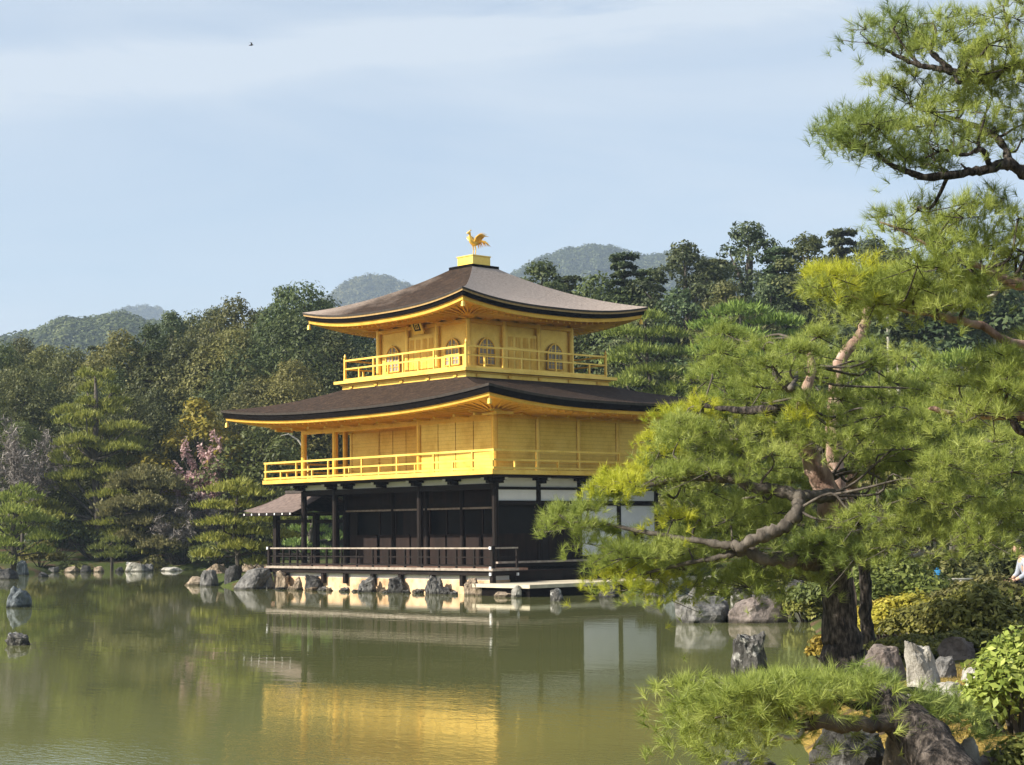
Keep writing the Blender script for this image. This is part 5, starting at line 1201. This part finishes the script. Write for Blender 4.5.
A.foliage([(650, 442), (664, 426), (688, 404), (708, 398), (700, 425), (660, 448)], 9, 52, dep=.6, yellow=SUN_TUFTS, needles=34, Ln=.13, wd=.0052, rx=22, ry=10)
A.foliage([(536, 512), (550, 502), (585, 506), (612, 522), (640, 530), (640, 548), (602, 560), (578, 546), (552, 532)], 11, 38, dep=.5, dd0=-.6, tint='needle', needles=36, Ln=.145, wd=.0050, rx=20, ry=10)
A.foliage([(668, 498), (700, 486), (745, 492), (786, 505), (782, 530), (740, 532), (700, 536), (672, 526)], 17, 44, dep=.9, dd0=.2, yellow=SUN_TUFTS, **kw)
A.foliage([(600, 562), (650, 545), (700, 546), (745, 562), (820, 568), (812, 580), (760, 584), (700, 582), (662, 590), (640, 592), (614, 590)], 22, 44, dep=.8, dd0=-.3, yellow=SUN_TUFTS, **kw)
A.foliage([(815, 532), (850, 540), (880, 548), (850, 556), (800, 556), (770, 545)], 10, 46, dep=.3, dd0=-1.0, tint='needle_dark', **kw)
A.foliage([(842, 515), (858, 502), (908, 500), (918, 452), (960, 442), (1024, 432), (1030, 543), (985, 550), (930, 548), (870, 546)], 30, 44, dep=1.0, dd0=-.9, yellow=(), tint='needle', **kw)
A.foliage([(740, 470), (800, 462), (815, 500), (790, 520), (745, 500)], 7, 44, dep=.5, dd0=1.2, yellow=(), tint='needle', **kw)
A.foliage([(845, 430), (900, 420), (960, 410), (980, 450), (920, 470), (860, 468)], 12, 44, dep=.8, dd0=.6, tint='needle', **kw)
A.stubs(3, .3); A.finish('grey')
# ---- second, thinner pine behind it
D2 = 25.2
B = NearPine('thin_pine', 'thin dark trunked pine just behind the big near pine', D2, spot(866, D2), 2)
B.limb('trunk', [(872, 655, 16, 0), (866, 620, 13, 0), (865, 575, 12, 0), (859, 530, 11, 0), (852, 492, 12, 0)], 'dark', 10, .07)
B.limb('limb', [(852, 496, 13, 0), (853, 478, 12, -.2), (865, 469, 13, -.4), (880, 466, 14, -.5), (889, 452, 13, -.6), (897, 440, 11, -.6), (907, 435, 6, -.6)], 'pink', 9, .12)
B.limb('limb', [(897, 440, 7, -.6), (894, 420, 4, -.5), (890, 400, 2.5, -.4)], 'dark', 7, .1)
B.limb('limb', [(858, 535, 6, 0), (880, 522, 5, -.3), (905, 512, 3, -.4), (935, 500, 2, -.4)], 'pale', 6, .1)
B.limb('limb', [(905, 533, 6, .4), (917, 540, 6, .2), (922, 552, 5, .1), (912, 556, 4, 0)], 'pale', 7, .12, 'bleached dead branch')
B.foliage([(845, 395), (890, 380), (925, 400), (920, 435), (880, 445), (850, 430)], 14, 50, dep=.7, dd0=-.3, needles=34, Ln=.13, wd=.0052, rx=26, ry=12)
B.foliage([(885, 500), (930, 480), (985, 480), (1010, 515), (960, 535), (900, 530)], 10, 44, dep=.8, dd0=-.6, needles=34, Ln=.13, wd=.0052, rx=26, ry=12)
B.finish('grey')
# ---- tall pine standing outside the frame on the right, its boughs hang into the picture
D3 = 17.2
Cc = NearPine('tall_pine', 'tall pine at the right edge whose high boughs stand against the sky', D3, spot(1150, D3), 3)
Cc.limb('trunk', [(1152, 720, 60, 0), (1146, 560, 50, 0), (1138, 420, 42, 0), (1126, 300, 36, 0), (1112, 200, 30, 0), (1100, 100, 22, 0), (1092, 0, 16, 0), (1088, -90, 8, 0)], 'dark', 12, .05)
Cc.limb('limb', [(1108, 196, 16, 0), (1060, 186, 15, -.2), (1024, 172, 13, -.3), (1008, 164, 12, -.3), (988, 169, 10, -.4), (968, 172, 9, -.4), (929, 177, 8, -.5), (906, 171, 6, -.5), (890, 164, 5, -.5), (874, 152, 4, -.5), (850, 142, 2.5, -.5)], 'dark', 9, .10)
Cc.limb('limb', [(990, 168, 7, -.4), (987, 158, 6, -.5), (981, 150, 5, -.6), (963, 155, 4, -.6), (945, 150, 3, -.6), (925, 158, 2, -.6)], 'dark', 7, .14)
Cc.limb('limb', [(1010, 164, 9, -.3), (1003, 145, 8, -.1), (985, 130, 6, 0), (950, 118, 4, .1), (915, 108, 2.5, .1)], 'dark', 7, .12)
Cc.limb('limb', [(1100, 90, 13, 0), (1050, 72, 11, -.2), (1016, 65, 10, -.3), (985, 75, 8, -.3), (954, 72, 8, -.4), (935, 68, 6, -.4), (919, 65, 6, -.4), (900, 57, 4, -.4), (882, 48, 3, -.4), (868, 42, 2, -.4)], 'dark', 8, .12)
Cc.limb('limb', [(952, 71, 7, -.4), (940, 60, 6, -.4), (931, 50, 5, -.4), (936, 34, 3.5, -.4), (932, 22, 2, -.4)], 'dark', 7, .12)
Cc.limb('limb', [(1016, 65, 5, -.3), (1010, 45, 4, -.3), (1007, 25, 3, -.3), (1003, 5, 2, -.3)], 'dark', 6, .08)
Cc.limb('limb', [(920, 65, 4, -.4), (905, 48, 3, -.4), (893, 28, 2, -.4)], 'dark', 6, .1)
Cc.limb('limb', [(1122, 296, 16, 0), (1060, 290, 14, -.3), (1018, 284, 12, -.5), (998, 276, 9, -.5), (976, 265, 6, -.6), (945, 255, 4, -.6), (905, 232, 3, -.6), (880, 222, 2, -.6)], 'pink', 8, .10)
Cc.limb('limb', [(1020, 285, 6, -.5), (1000, 288, 5, -.4), (992, 296, 4, -.4), (968, 303, 5, -.4), (949, 315, 6, -.5)], 'pale', 7, .12)
Cc.limb('limb', [(1130, 352, 16, 0), (1060, 350, 12, -.2), (1005, 340, 9, -.4), (983, 326, 8, -.5), (949, 319, 8, -.6), (934, 314, 7, -.6), (908, 312, 4, -.6), (884, 304, 3, -.6), (850, 296, 2, -.6)], 'pink', 8, .12)
Cc.limb('limb', [(1134, 410, 15, 0), (1070, 420, 12, -.3), (1011, 416, 8, -.5), (968, 416, 7, -.5), (945, 412, 5, -.6), (929, 407, 5, -.6)], 'pink', 8, .12)
Cc.limb('limb', [(1011, 416, 7, -.5), (1017, 428, 8, -.5), (1030, 436, 8, -.5)], 'dark', 7, .1)
kc = dict(Ln=.13, wd=.0046)
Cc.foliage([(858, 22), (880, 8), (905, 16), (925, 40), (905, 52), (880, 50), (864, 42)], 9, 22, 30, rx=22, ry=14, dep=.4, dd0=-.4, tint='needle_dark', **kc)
Cc.foliage([(905, 20), (940, 8), (1024, 0), (1030, 60), (990, 72), (955, 60), (925, 45)], 17, 26, 30, rx=26, ry=14, dep=.7, dd0=-.3, **kc)
Cc.foliage([(884, 84), (910, 74), (950, 80), (1030, 70), (1030, 140), (985, 140), (940, 130), (905, 112)], 20, 30, 32, rx=28, ry=14, dep=.9, dd0=-.1, **kc)
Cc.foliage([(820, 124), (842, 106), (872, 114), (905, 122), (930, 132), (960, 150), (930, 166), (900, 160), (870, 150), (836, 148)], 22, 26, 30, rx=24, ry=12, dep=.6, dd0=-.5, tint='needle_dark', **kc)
Cc.foliage([(880, 212), (920, 206), (960, 198), (1030, 215), (1030, 268), (985, 276), (940, 262), (905, 240), (886, 228)], 22, 34, 34, rx=28, ry=13, dep=.9, dd0=-.5, **kc)
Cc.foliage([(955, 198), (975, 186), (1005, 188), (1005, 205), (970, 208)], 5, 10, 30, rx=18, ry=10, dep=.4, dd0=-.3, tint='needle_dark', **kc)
Cc.foliage([(803, 277), (830, 268), (862, 262), (905, 266), (940, 250), (990, 285), (985, 302), (930, 306), (870, 304), (840, 300), (820, 290)], 24, 34, 34, rx=26, ry=11, dep=.7, dd0=-.6, yellow=((832, 273, 24, 7), (885, 264, 20, 6)), **kc)
Cc.foliage([(945, 392), (985, 355), (1030, 330), (1030, 412), (975, 412)], 14, 34, 34, rx=26, ry=12, dep=.7, dd0=-.4, **kc)
Cc.stubs(8, .2); Cc.finish('dark')
D4 = 30
Dd = NearPine('bent_pine', 'reddish bent pine stem rising above the near canopy under the yellow bough', D4, spot(838, D4), 4)
Dd.limb('trunk', [(848, 640, 20, 0), (842, 540, 18, 0), (834, 440, 16, 0), (838, 375, 14, 0), (846, 352, 11, 0), (858, 339, 11, 0), (866, 322, 10, 0), (868, 308, 8, 0), (880, 294, 5, 0)], 'pink', 10, .06)
Dd.foliage([(840, 300), (870, 288), (915, 292), (920, 305), (870, 312)], 8, 46, 32, .11, .007, 22, 9, .8, twig=False); Dd.finish('grey')
# ---- leaning old trunk at the bottom right with a bough low over the water
D5 = 13.0
E_ = NearPine('old_leaning_pine', 'old dark trunk leaning left at the bottom, its low bough spread over the water', D5, spot(950, 12.4), 5)
E_.limb('trunk', [(968, 800, 66, -.5), (950, 778, 60, -.4), (932, 752, 54, -.2), (912, 728, 48, 0), (894, 709, 40, .1), (880, 698, 30, .2), (868, 692, 20, .3)], 'dark', 18, .03)
E_.limb('limb', [(896, 722, 26, 0), (870, 724, 16, -.1), (842, 724, 15, -.1), (815, 722, 13, -.1), (803, 726, 10, 0), (790, 721, 7, .1), (777, 713, 5, .1), (750, 712, 3, .1), (715, 718, 2, 0)], 'grey', 9, .12)
E_.limb('limb', [(872, 700, 16, .2), (858, 706, 9, .1), (840, 700, 7, .1), (800, 690, 6, .2), (755, 686, 5, .2), (715, 684, 4, .2), (690, 680, 2.5, .2)], 'dark', 8, .12)
E_.limb('limb', [(803, 726, 6, 0), (800, 735, 5, -.1), (788, 738, 5, -.2), (778, 735, 3, -.2), (770, 742, 2, -.2)], 'pale', 7, .12)
E_.limb('limb', [(877, 696, 14, .3), (905, 690, 8, .5), (935, 696, 5, .5), (958, 702, 3, .5)], 'dark', 8, .1)
ke = dict(needles=40, Ln=.125, wd=.0044, rx=40, ry=9, up=.42, twig=False)
E_.foliage([(674, 684), (700, 677), (750, 679), (800, 674), (850, 674), (880, 680), (866, 697), (830, 700), (790, 700), (740, 700), (690, 694)], 30, 24, dep=.5, dd0=.15, **ke)
E_.foliage([(686, 700), (730, 702), (775, 712), (766, 738), (730, 748), (700, 742), (684, 722)], 10, 16, dep=.3, dd0=.1, **ke)
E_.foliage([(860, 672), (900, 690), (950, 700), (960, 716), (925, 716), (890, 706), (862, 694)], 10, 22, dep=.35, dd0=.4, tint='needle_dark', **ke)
E_.finish('grey')

# ================================================================== PERSON, SMALL THINGS, HILLS
def skin_body(name, joints, edges, mat, loc, parent=None, sub=2):
    me = bpy.data.meshes.new(name); me.from_pydata([j[:3] for j in joints], edges, []); o = bpy.data.objects.new(name, me); COL.objects.link(o)
    if parent: o.parent = parent
    else: o.location = loc
    md = o.modifiers.new('skin', 'SKIN'); md.use_smooth_shade = True
    for i, j in enumerate(joints): me.skin_vertices[0].data[i].radius = (j[3], j[3])
    me.skin_vertices[0].data[0].use_root = True
    o.modifiers.new('sub', 'SUBSURF').levels = sub; o.modifiers['sub'].render_levels = sub
    me.materials.append(mat); return o
SKIN = mat_noise('skin', [(.3, (.48, .29, .20)), (.7, (.56, .36, .26))], 6, .6)
SHIRT = mat_noise('pale_shirt', [(.3, (.22, .25, .31)), (.7, (.36, .38, .43))], 8, .9)
TROUS = mat_noise('dark_trousers', [(.3, (.022, .022, .03)), (.7, (.045, .045, .06))], 9, .9)
HAIR = mat_noise('dark_hair', [(.3, (.008, .007, .006)), (.7, (.02, .016, .013))], 30, .6)
BLUE = mat_noise('blue_cloth', [(.3, (.015, .15, .36)), (.7, (.03, .24, .50))], 8, .8)
WOODR = mat_noise('bamboo_rail', [(.3, (.34, .31, .26)), (.7, (.5, .46, .38))], 8, .7)
DP = 33.0
ps = spot(1016, DP); ps[2] = at(1010, 611, DP)[2]
per = thing('person', 'person in a pale shirt and dark trousers seated at the right edge, facing left', 'person', ps, math.atan2(RH[1], RH[0]))
# local axes: x to the right of the picture, y away, z up; the figure faces -x
J = [(.26, 0, .50, .13), (.24, 0, .66, .125), (.17, 0, .82, .145), (.12, 0, .94, .10), (.08, 0, 1.01, .055), (.05, 0, 1.06, .06),
     (.18, -.10, .47, .10), (-.10, -.12, .50, .075), (-.18, -.12, .47, .06), (-.17, -.12, .25, .055), (-.15, -.12, .07, .04), (-.27, -.12, .035, .035),
     (.18, .10, .47, .10), (-.06, .13, .49, .075), (-.13, .13, .46, .06), (-.12, .13, .25, .055), (-.10, .13, .07, .04), (-.22, .13, .035, .035),
     (.13, -.20, .90, .06), (.08, -.25, .68, .045), (-.10, -.18, .58, .035), (.13, .20, .90, .06), (.08, .25, .68, .045), (-.08, .18, .58, .035)]
Ed = [(0, 1), (1, 2), (2, 3), (3, 4), (4, 5), (0, 6), (6, 7), (7, 8), (8, 9), (9, 10), (10, 11), (0, 12), (12, 13), (13, 14), (14, 15), (15, 16), (16, 17), (3, 18), (18, 19), (19, 20), (3, 21), (21, 22), (22, 23)]
skin_body('body', J, Ed, SKIN, None, per)
skin_body('shirt', [(.26, 0, .52, .14), (.24, 0, .66, .14), (.17, 0, .82, .16), (.12, 0, .94, .115), (.13, -.21, .90, .075), (.08, -.26, .68, .06), (-.04, -.21, .61, .05), (.13, .21, .90, .075), (.08, .26, .68, .06), (-.02, .21, .61, .05)],
          [(0, 1), (1, 2), (2, 3), (3, 4), (4, 5), (5, 6), (3, 7), (7, 8), (8, 9)], SHIRT, None, per)
skin_body('trousers', [(.27, 0, .47, .155), (.18, -.10, .47, .112), (-.10, -.12, .50, .088), (-.185, -.12, .47, .075), (-.172, -.12, .25, .068), (-.155, -.12, .10, .062), (.18, .10, .47, .112), (-.06, .13, .49, .088), (-.135, .13, .46, .075), (-.122, .13, .25, .068), (-.105, .13, .10, .062)],
          [(0, 1), (1, 2), (2, 3), (3, 4), (4, 5), (0, 6), (6, 7), (7, 8), (8, 9), (9, 10)], TROUS, None, per)
hd = skin_body('head', [(.05, 0, 1.06, .055), (.03, 0, 1.14, .088), (.03, 0, 1.22, .092), (.035, 0, 1.27, .06), (-.065, 0, 1.13, .03)], [(0, 1), (1, 2), (2, 3), (1, 4)], SKIN, None, per)
hn = MB(); hn.tube([(-.05, 0, 1.185), (-.085, 0, 1.155), (-.06, 0, 1.145)], [.008, .014, .006], 6); hn.build('nose', SKIN, per, True)
for sg in (-1, 1):
    MB().tube([(-.062, sg*.032, 1.188), (-.068, sg*.032, 1.188)], [.011, .007], 6).build('eye', HAIR, per); MB().tube([(.035, sg*.092, 1.15), (.04, sg*.1, 1.175), (.045, sg*.092, 1.20)], [.01, .016, .01], 6).build('ear', SKIN, per, True)
MB().tube([(-.066, -.022, 1.115), (-.074, 0, 1.115), (-.066, .022, 1.115)], .006, 5).build('mouth', mat_noise('lips', [(.3, (.35, .14, .12)), (.7, (.4, .17, .14))], 5, .5), per)
skin_body('hair', [(.09, 0, 1.12, .08), (.06, 0, 1.22, .105), (.02, 0, 1.275, .10), (-.045, 0, 1.27, .065)], [(0, 1), (1, 2), (2, 3)], HAIR, None, per)
for sg in (-1, 1):
    yb = sg*.18
    h_ = MB().tube([(-.10, yb, .58), (-.14, yb, .565), (-.18, yb, .555)], [.032, .038, .03], 8)
    for k in range(4):
        y = yb+(-.027+.018*k); ln = (.07, .082, .078, .06)[k]
        h_.tube([(-.17, y, .56), (-.18-ln*.55, y, .552), (-.18-ln*.9, y, .525)], [.0095, .0088, .006], 6)
    h_.tube([(-.12, yb-sg*.03, .565), (-.15, yb-sg*.055, .555), (-.18, yb-sg*.06, .54)], [.011, .010, .007], 6); h_.build('hand', SKIN, per, True)
    MB().tube([(-.08+(.03 if sg > 0 else 0)-.05, sg*.125, .035), (-.22, sg*.125, .04), (-.29, sg*.125, .03)], [.05, .045, .03], 8).build('shoe', HAIR, per, True)
q = at(1022, 606, DP+.1); tag(rock(1024, 614, 30, 24, d=DP+.05, z=float(ps[2]), mat='grey', label='grey stone the seated person sits on', seed=97, name='rock'), 'grey stone the seated person sits on', 'rock')
# blue bag behind the shrubs and the low rail it leans on
bs_ = at(938, 582, 39.5); bd = MB()
bd.sheet(lambda U, V: (.085*math.cos(U*2*math.pi)*(.75+.35*math.sin(V*2.6)), .06*math.sin(U*2*math.pi)*(.75+.35*math.sin(V*2.6)), .27*V), 14, 6)
bg_ = thing('blue_bag', 'small bright blue bag beside the low rail behind the azaleas', 'bag', bs_); bd.build('bag_body', BLUE, bg_, True)
MB().tube([(-.03, 0, .26), (-.03, 0, .31), (.03, 0, .31), (.03, 0, .26)], .01, 6).build('handle', BLUE, bg_, True)
r0, r1 = at(912, 580, 39.2), at(985, 583, 39.2); g0 = ground(r0[0], r0[1])
lr = thing('low_rail', 'low pale rail on short posts behind the azaleas', 'rail', (r0[0], r0[1], g0)); e1 = Vector(r1-r0); zt = float(r0[2]-g0)
MB().tube([(0, 0, zt), (e1.x, e1.y, zt+.0)], .03, 8).build('rail', WOODR, lr, True)
for k in range(4): MB().tube([(e1.x*k/3, e1.y*k/3, -.2), (e1.x*k/3, e1.y*k/3, zt-.02)], .03, 8).build('post', WOODR, lr, True)
# dark trunks further back on the right
for i, (px, d, w_, top, lb) in enumerate(((957, 44, 11, 430, 'short dark trunk behind the azaleas, right of the blue bag'), (882, 48, 11, 440, 'dark trunk seen just right of the thin pine'))):
    s = spot(px, d); h = float(at(px, top, d)[2]-s[2]); r = w_*mpp(d)/2
    t = thing('garden_tree', lb, 'tree', s); limbs_mesh([([(0, 0, -.3), (.05, 0, h*.35), (-.1, .1, h*.7), (0, 0, h)], [r*1.2, r, r*.8, r*.4])]).build('trunk', BARK['dark'], t, True)
    rng = np.random.default_rng(50+i); C, N, T = crown_leaves([(0, 0, h, 1.2), (.9, .3, h*.85, 1.0), (-.9, -.2, h*.88, 1.0), (.2, .6, h*.75, .9)], 3500, .1, .5, rng); V, F_ = quads(C, N, .1, .5, rng); fast('crown', V, F_, LEAF['olive'], t, tint=np.repeat(T, 4))
# bird far up in the sky
bv = at(251, 45, 150); b = thing('flying_bird', 'tiny dark bird gliding high in the left of the sky', 'bird', bv, math.atan2(RH[1], RH[0]))
MB().tube([(-.2, 0, -.04), (-.08, 0, -.02), (.06, 0, .0), (.16, 0, .02), (.22, 0, .02)], [.01, .05, .06, .04, .008], 8).build('body', BARK['dark'], b, True)
for sg in (-1, 1): MB().tube([(.02, 0, .01), (.10, sg*.28, .10), (-.02, sg*.55, .08)], [.06, .05, .01], 6).build('wing', BARK['dark'], b, True)

# ---- tufts of moss and dry grass on the near bank
LEAF['moss'] = mat_leaf('moss_tips', (.16, .12, .025), (.30, .215, .05), (.42, .34, .10), .3, hue=0)
rng = np.random.default_rng(77); n = 26000; a = rng.uniform(770, 1050, n); d = rng.uniform(10.5, 23, n)
P = np.array([gp(x, y) for x, y in zip(a, d)]); keep = (pond_sd(P) > .12) & (vnoise(P, 2.3, 5)+rng.normal(0, .35, n) > -.25); P = P[keep]; n = len(P); zz = height(P)
B = np.column_stack([P, zz]); ln = rng.uniform(.012, .05, n)[:, None]; dr = rng.normal(size=(n, 3))*.6; dr[:, 2] = 1; dr /= np.linalg.norm(dr, axis=1, keepdims=True); sd_ = np.cross(dr, rng.normal(size=(n, 3))); sd_ /= np.linalg.norm(sd_, axis=1, keepdims=True)
V = np.stack([B-sd_*.005-[0, 0, .004], B+sd_*.005-[0, 0, .004], B+dr*ln], 1).reshape(-1, 3)
tag(fast('moss_tufts', V, np.arange(3*n).reshape(n, 3), LEAF['moss'], tint=np.repeat(rng.random(n), 3)), 'golden moss and dry grass tips on the near bank', 'moss', kind='stuff')

# ---- hills
def hill(name, label, d, prof, depth, seed, crown, ncr, tint_leaf):
    """wooded ridge: skyline given as photo pixels at distance d; its crowns are one far-off wood"""
    xs = np.array([p[0] for p in prof], float); ys = np.array([p[1] for p in prof], float); rng = np.random.default_rng(seed)
    def top(px): return np.interp(px, xs, ys)
    nx, ny = 90, 26; V = np.zeros((ny+1, nx+1, 3)); pxs = np.linspace(xs[0], xs[-1], nx+1)
    for i, px in enumerate(pxs):
        v = at(px, top(px), d); h = v[2]-crown*1.0
        for j in range(ny+1):
            f = j/ny; s_ = (f-.5)*2     # -1 front foot .. 0 crest .. 1 back foot
            k = math.cos(s_*math.pi/2)**1.25; q = gp(px, d+s_*depth)
            V[j, i] = (q[0], q[1], -3+(h+3)*k)
    idx = np.arange((ny+1)*(nx+1)).reshape(ny+1, nx+1)
    F_ = np.stack([idx[:-1, :-1].ravel(), idx[:-1, 1:].ravel(), idx[1:, 1:].ravel(), idx[1:, :-1].ravel()], 1)
    tag(fast(name, V.reshape(-1, 3), F_, MAT['hill_soil'], smooth=True), label, 'hill', kind='structure')
    Cs, Ns, Ts, Ss = [], [], [], []
    for k in range(ncr):
        i = rng.uniform(0, nx-1e-3); j = rng.uniform(2, ny*.56); i0, j0 = int(i), int(j); fi, fj = i-i0, j-j0
        p = V[j0, i0]*(1-fi)*(1-fj)+V[j0, i0+1]*fi*(1-fj)+V[j0+1, i0]*(1-fi)*fj+V[j0+1, i0+1]*fi*fj
        r = crown*rng.uniform(.35, .62); n = 110; u = unit(rng, n); u[:, 2] = np.abs(u[:, 2])*1.25-.1
        Cs.append(p+np.array([0, 0, r*.35])+u*r*rng.uniform(.75, 1.05, (n, 1))); Ns.append(u+rng.normal(size=(n, 3))*.4+[0, 0, .3]); Ts.append(np.clip(rng.normal(.45, .12, n)+rng.normal(0, .17), 0, 1)); Ss.append(np.full(n, r*.16))
    C = np.concatenate(Cs); V2, F2 = quads(C, np.concatenate(Ns), np.concatenate(Ss), .8, rng)
    o = fast('far_wood', V2, F2, LEAF[tint_leaf], tint=np.repeat(np.concatenate(Ts), 4)); tag(o, label.replace('hill', 'wood covering the hill'), 'wood', kind='stuff')
MAT['hill_soil'] = mat_noise('hill_floor', [(.3, (.03, .035, .02)), (.7, (.06, .065, .035))], .05, .95)
hill('hill', 'rounded distant hill left of the upper roof', 2000, [(250, 330), (300, 322), (322, 305), (335, 288), (352, 276), (372, 271), (392, 273), (412, 281), (440, 292), (480, 305), (520, 320)], 260, 1, 15, 1800, 'dark')
hill('hill', 'broad distant hill right of the roof ornament', 1700, [(470, 320), (500, 285), (520, 268), (545, 255), (570, 246), (595, 242), (615, 243), (635, 249), (652, 252), (680, 249), (720, 256), (780, 275), (860, 300), (940, 320)], 260, 2, 13, 3400, 'dark')
hill('hill', 'small pale hill far off at the left', 2700, [(80, 332), (105, 312), (122, 304), (140, 302), (158, 305), (175, 312), (200, 325), (230, 335)], 260, 3, 18, 900, 'dark')
hill('hill', 'low wooded hill on the left skyline', 850, [(-60, 340), (-20, 337), (8, 331), (30, 328), (48, 322), (62, 313), (80, 315), (100, 312), (120, 308), (135, 315), (160, 319), (190, 321), (230, 325), (270, 336)], 160, 4, 9.5, 2600, 'dark')

# ---- the air: far things fade to pale blue
hz = MB(); c0 = [CAM[:2]+RH[:2]*a+FH[:2]*b for a, b in ((-1300, -12), (1300, -12), (1300, 3200), (-1300, 3200))]
ztop_ = 470.0
hz.add([(q[0], q[1], -5.0) for q in c0]+[(q[0], q[1], ztop_) for q in c0], [(0, 3, 2, 1), (4, 5, 6, 7), (0, 1, 5, 4), (1, 2, 6, 5), (2, 3, 7, 6), (3, 0, 4, 7)])
hm, ht, ho = new_mat('pale_haze'); pv = ht.nodes.new('ShaderNodeVolumePrincipled'); pv.inputs['Color'].default_value = (.62, .78, 1.0, 1); pv.inputs['Density'].default_value = .00024; pv.inputs['Anisotropy'].default_value = .0
ht.links.new(pv.outputs[0], ho.inputs['Volume'])
tag(hz.build('haze', hm), 'thin pale blue haze over the garden and hills', 'haze', kind='stuff')
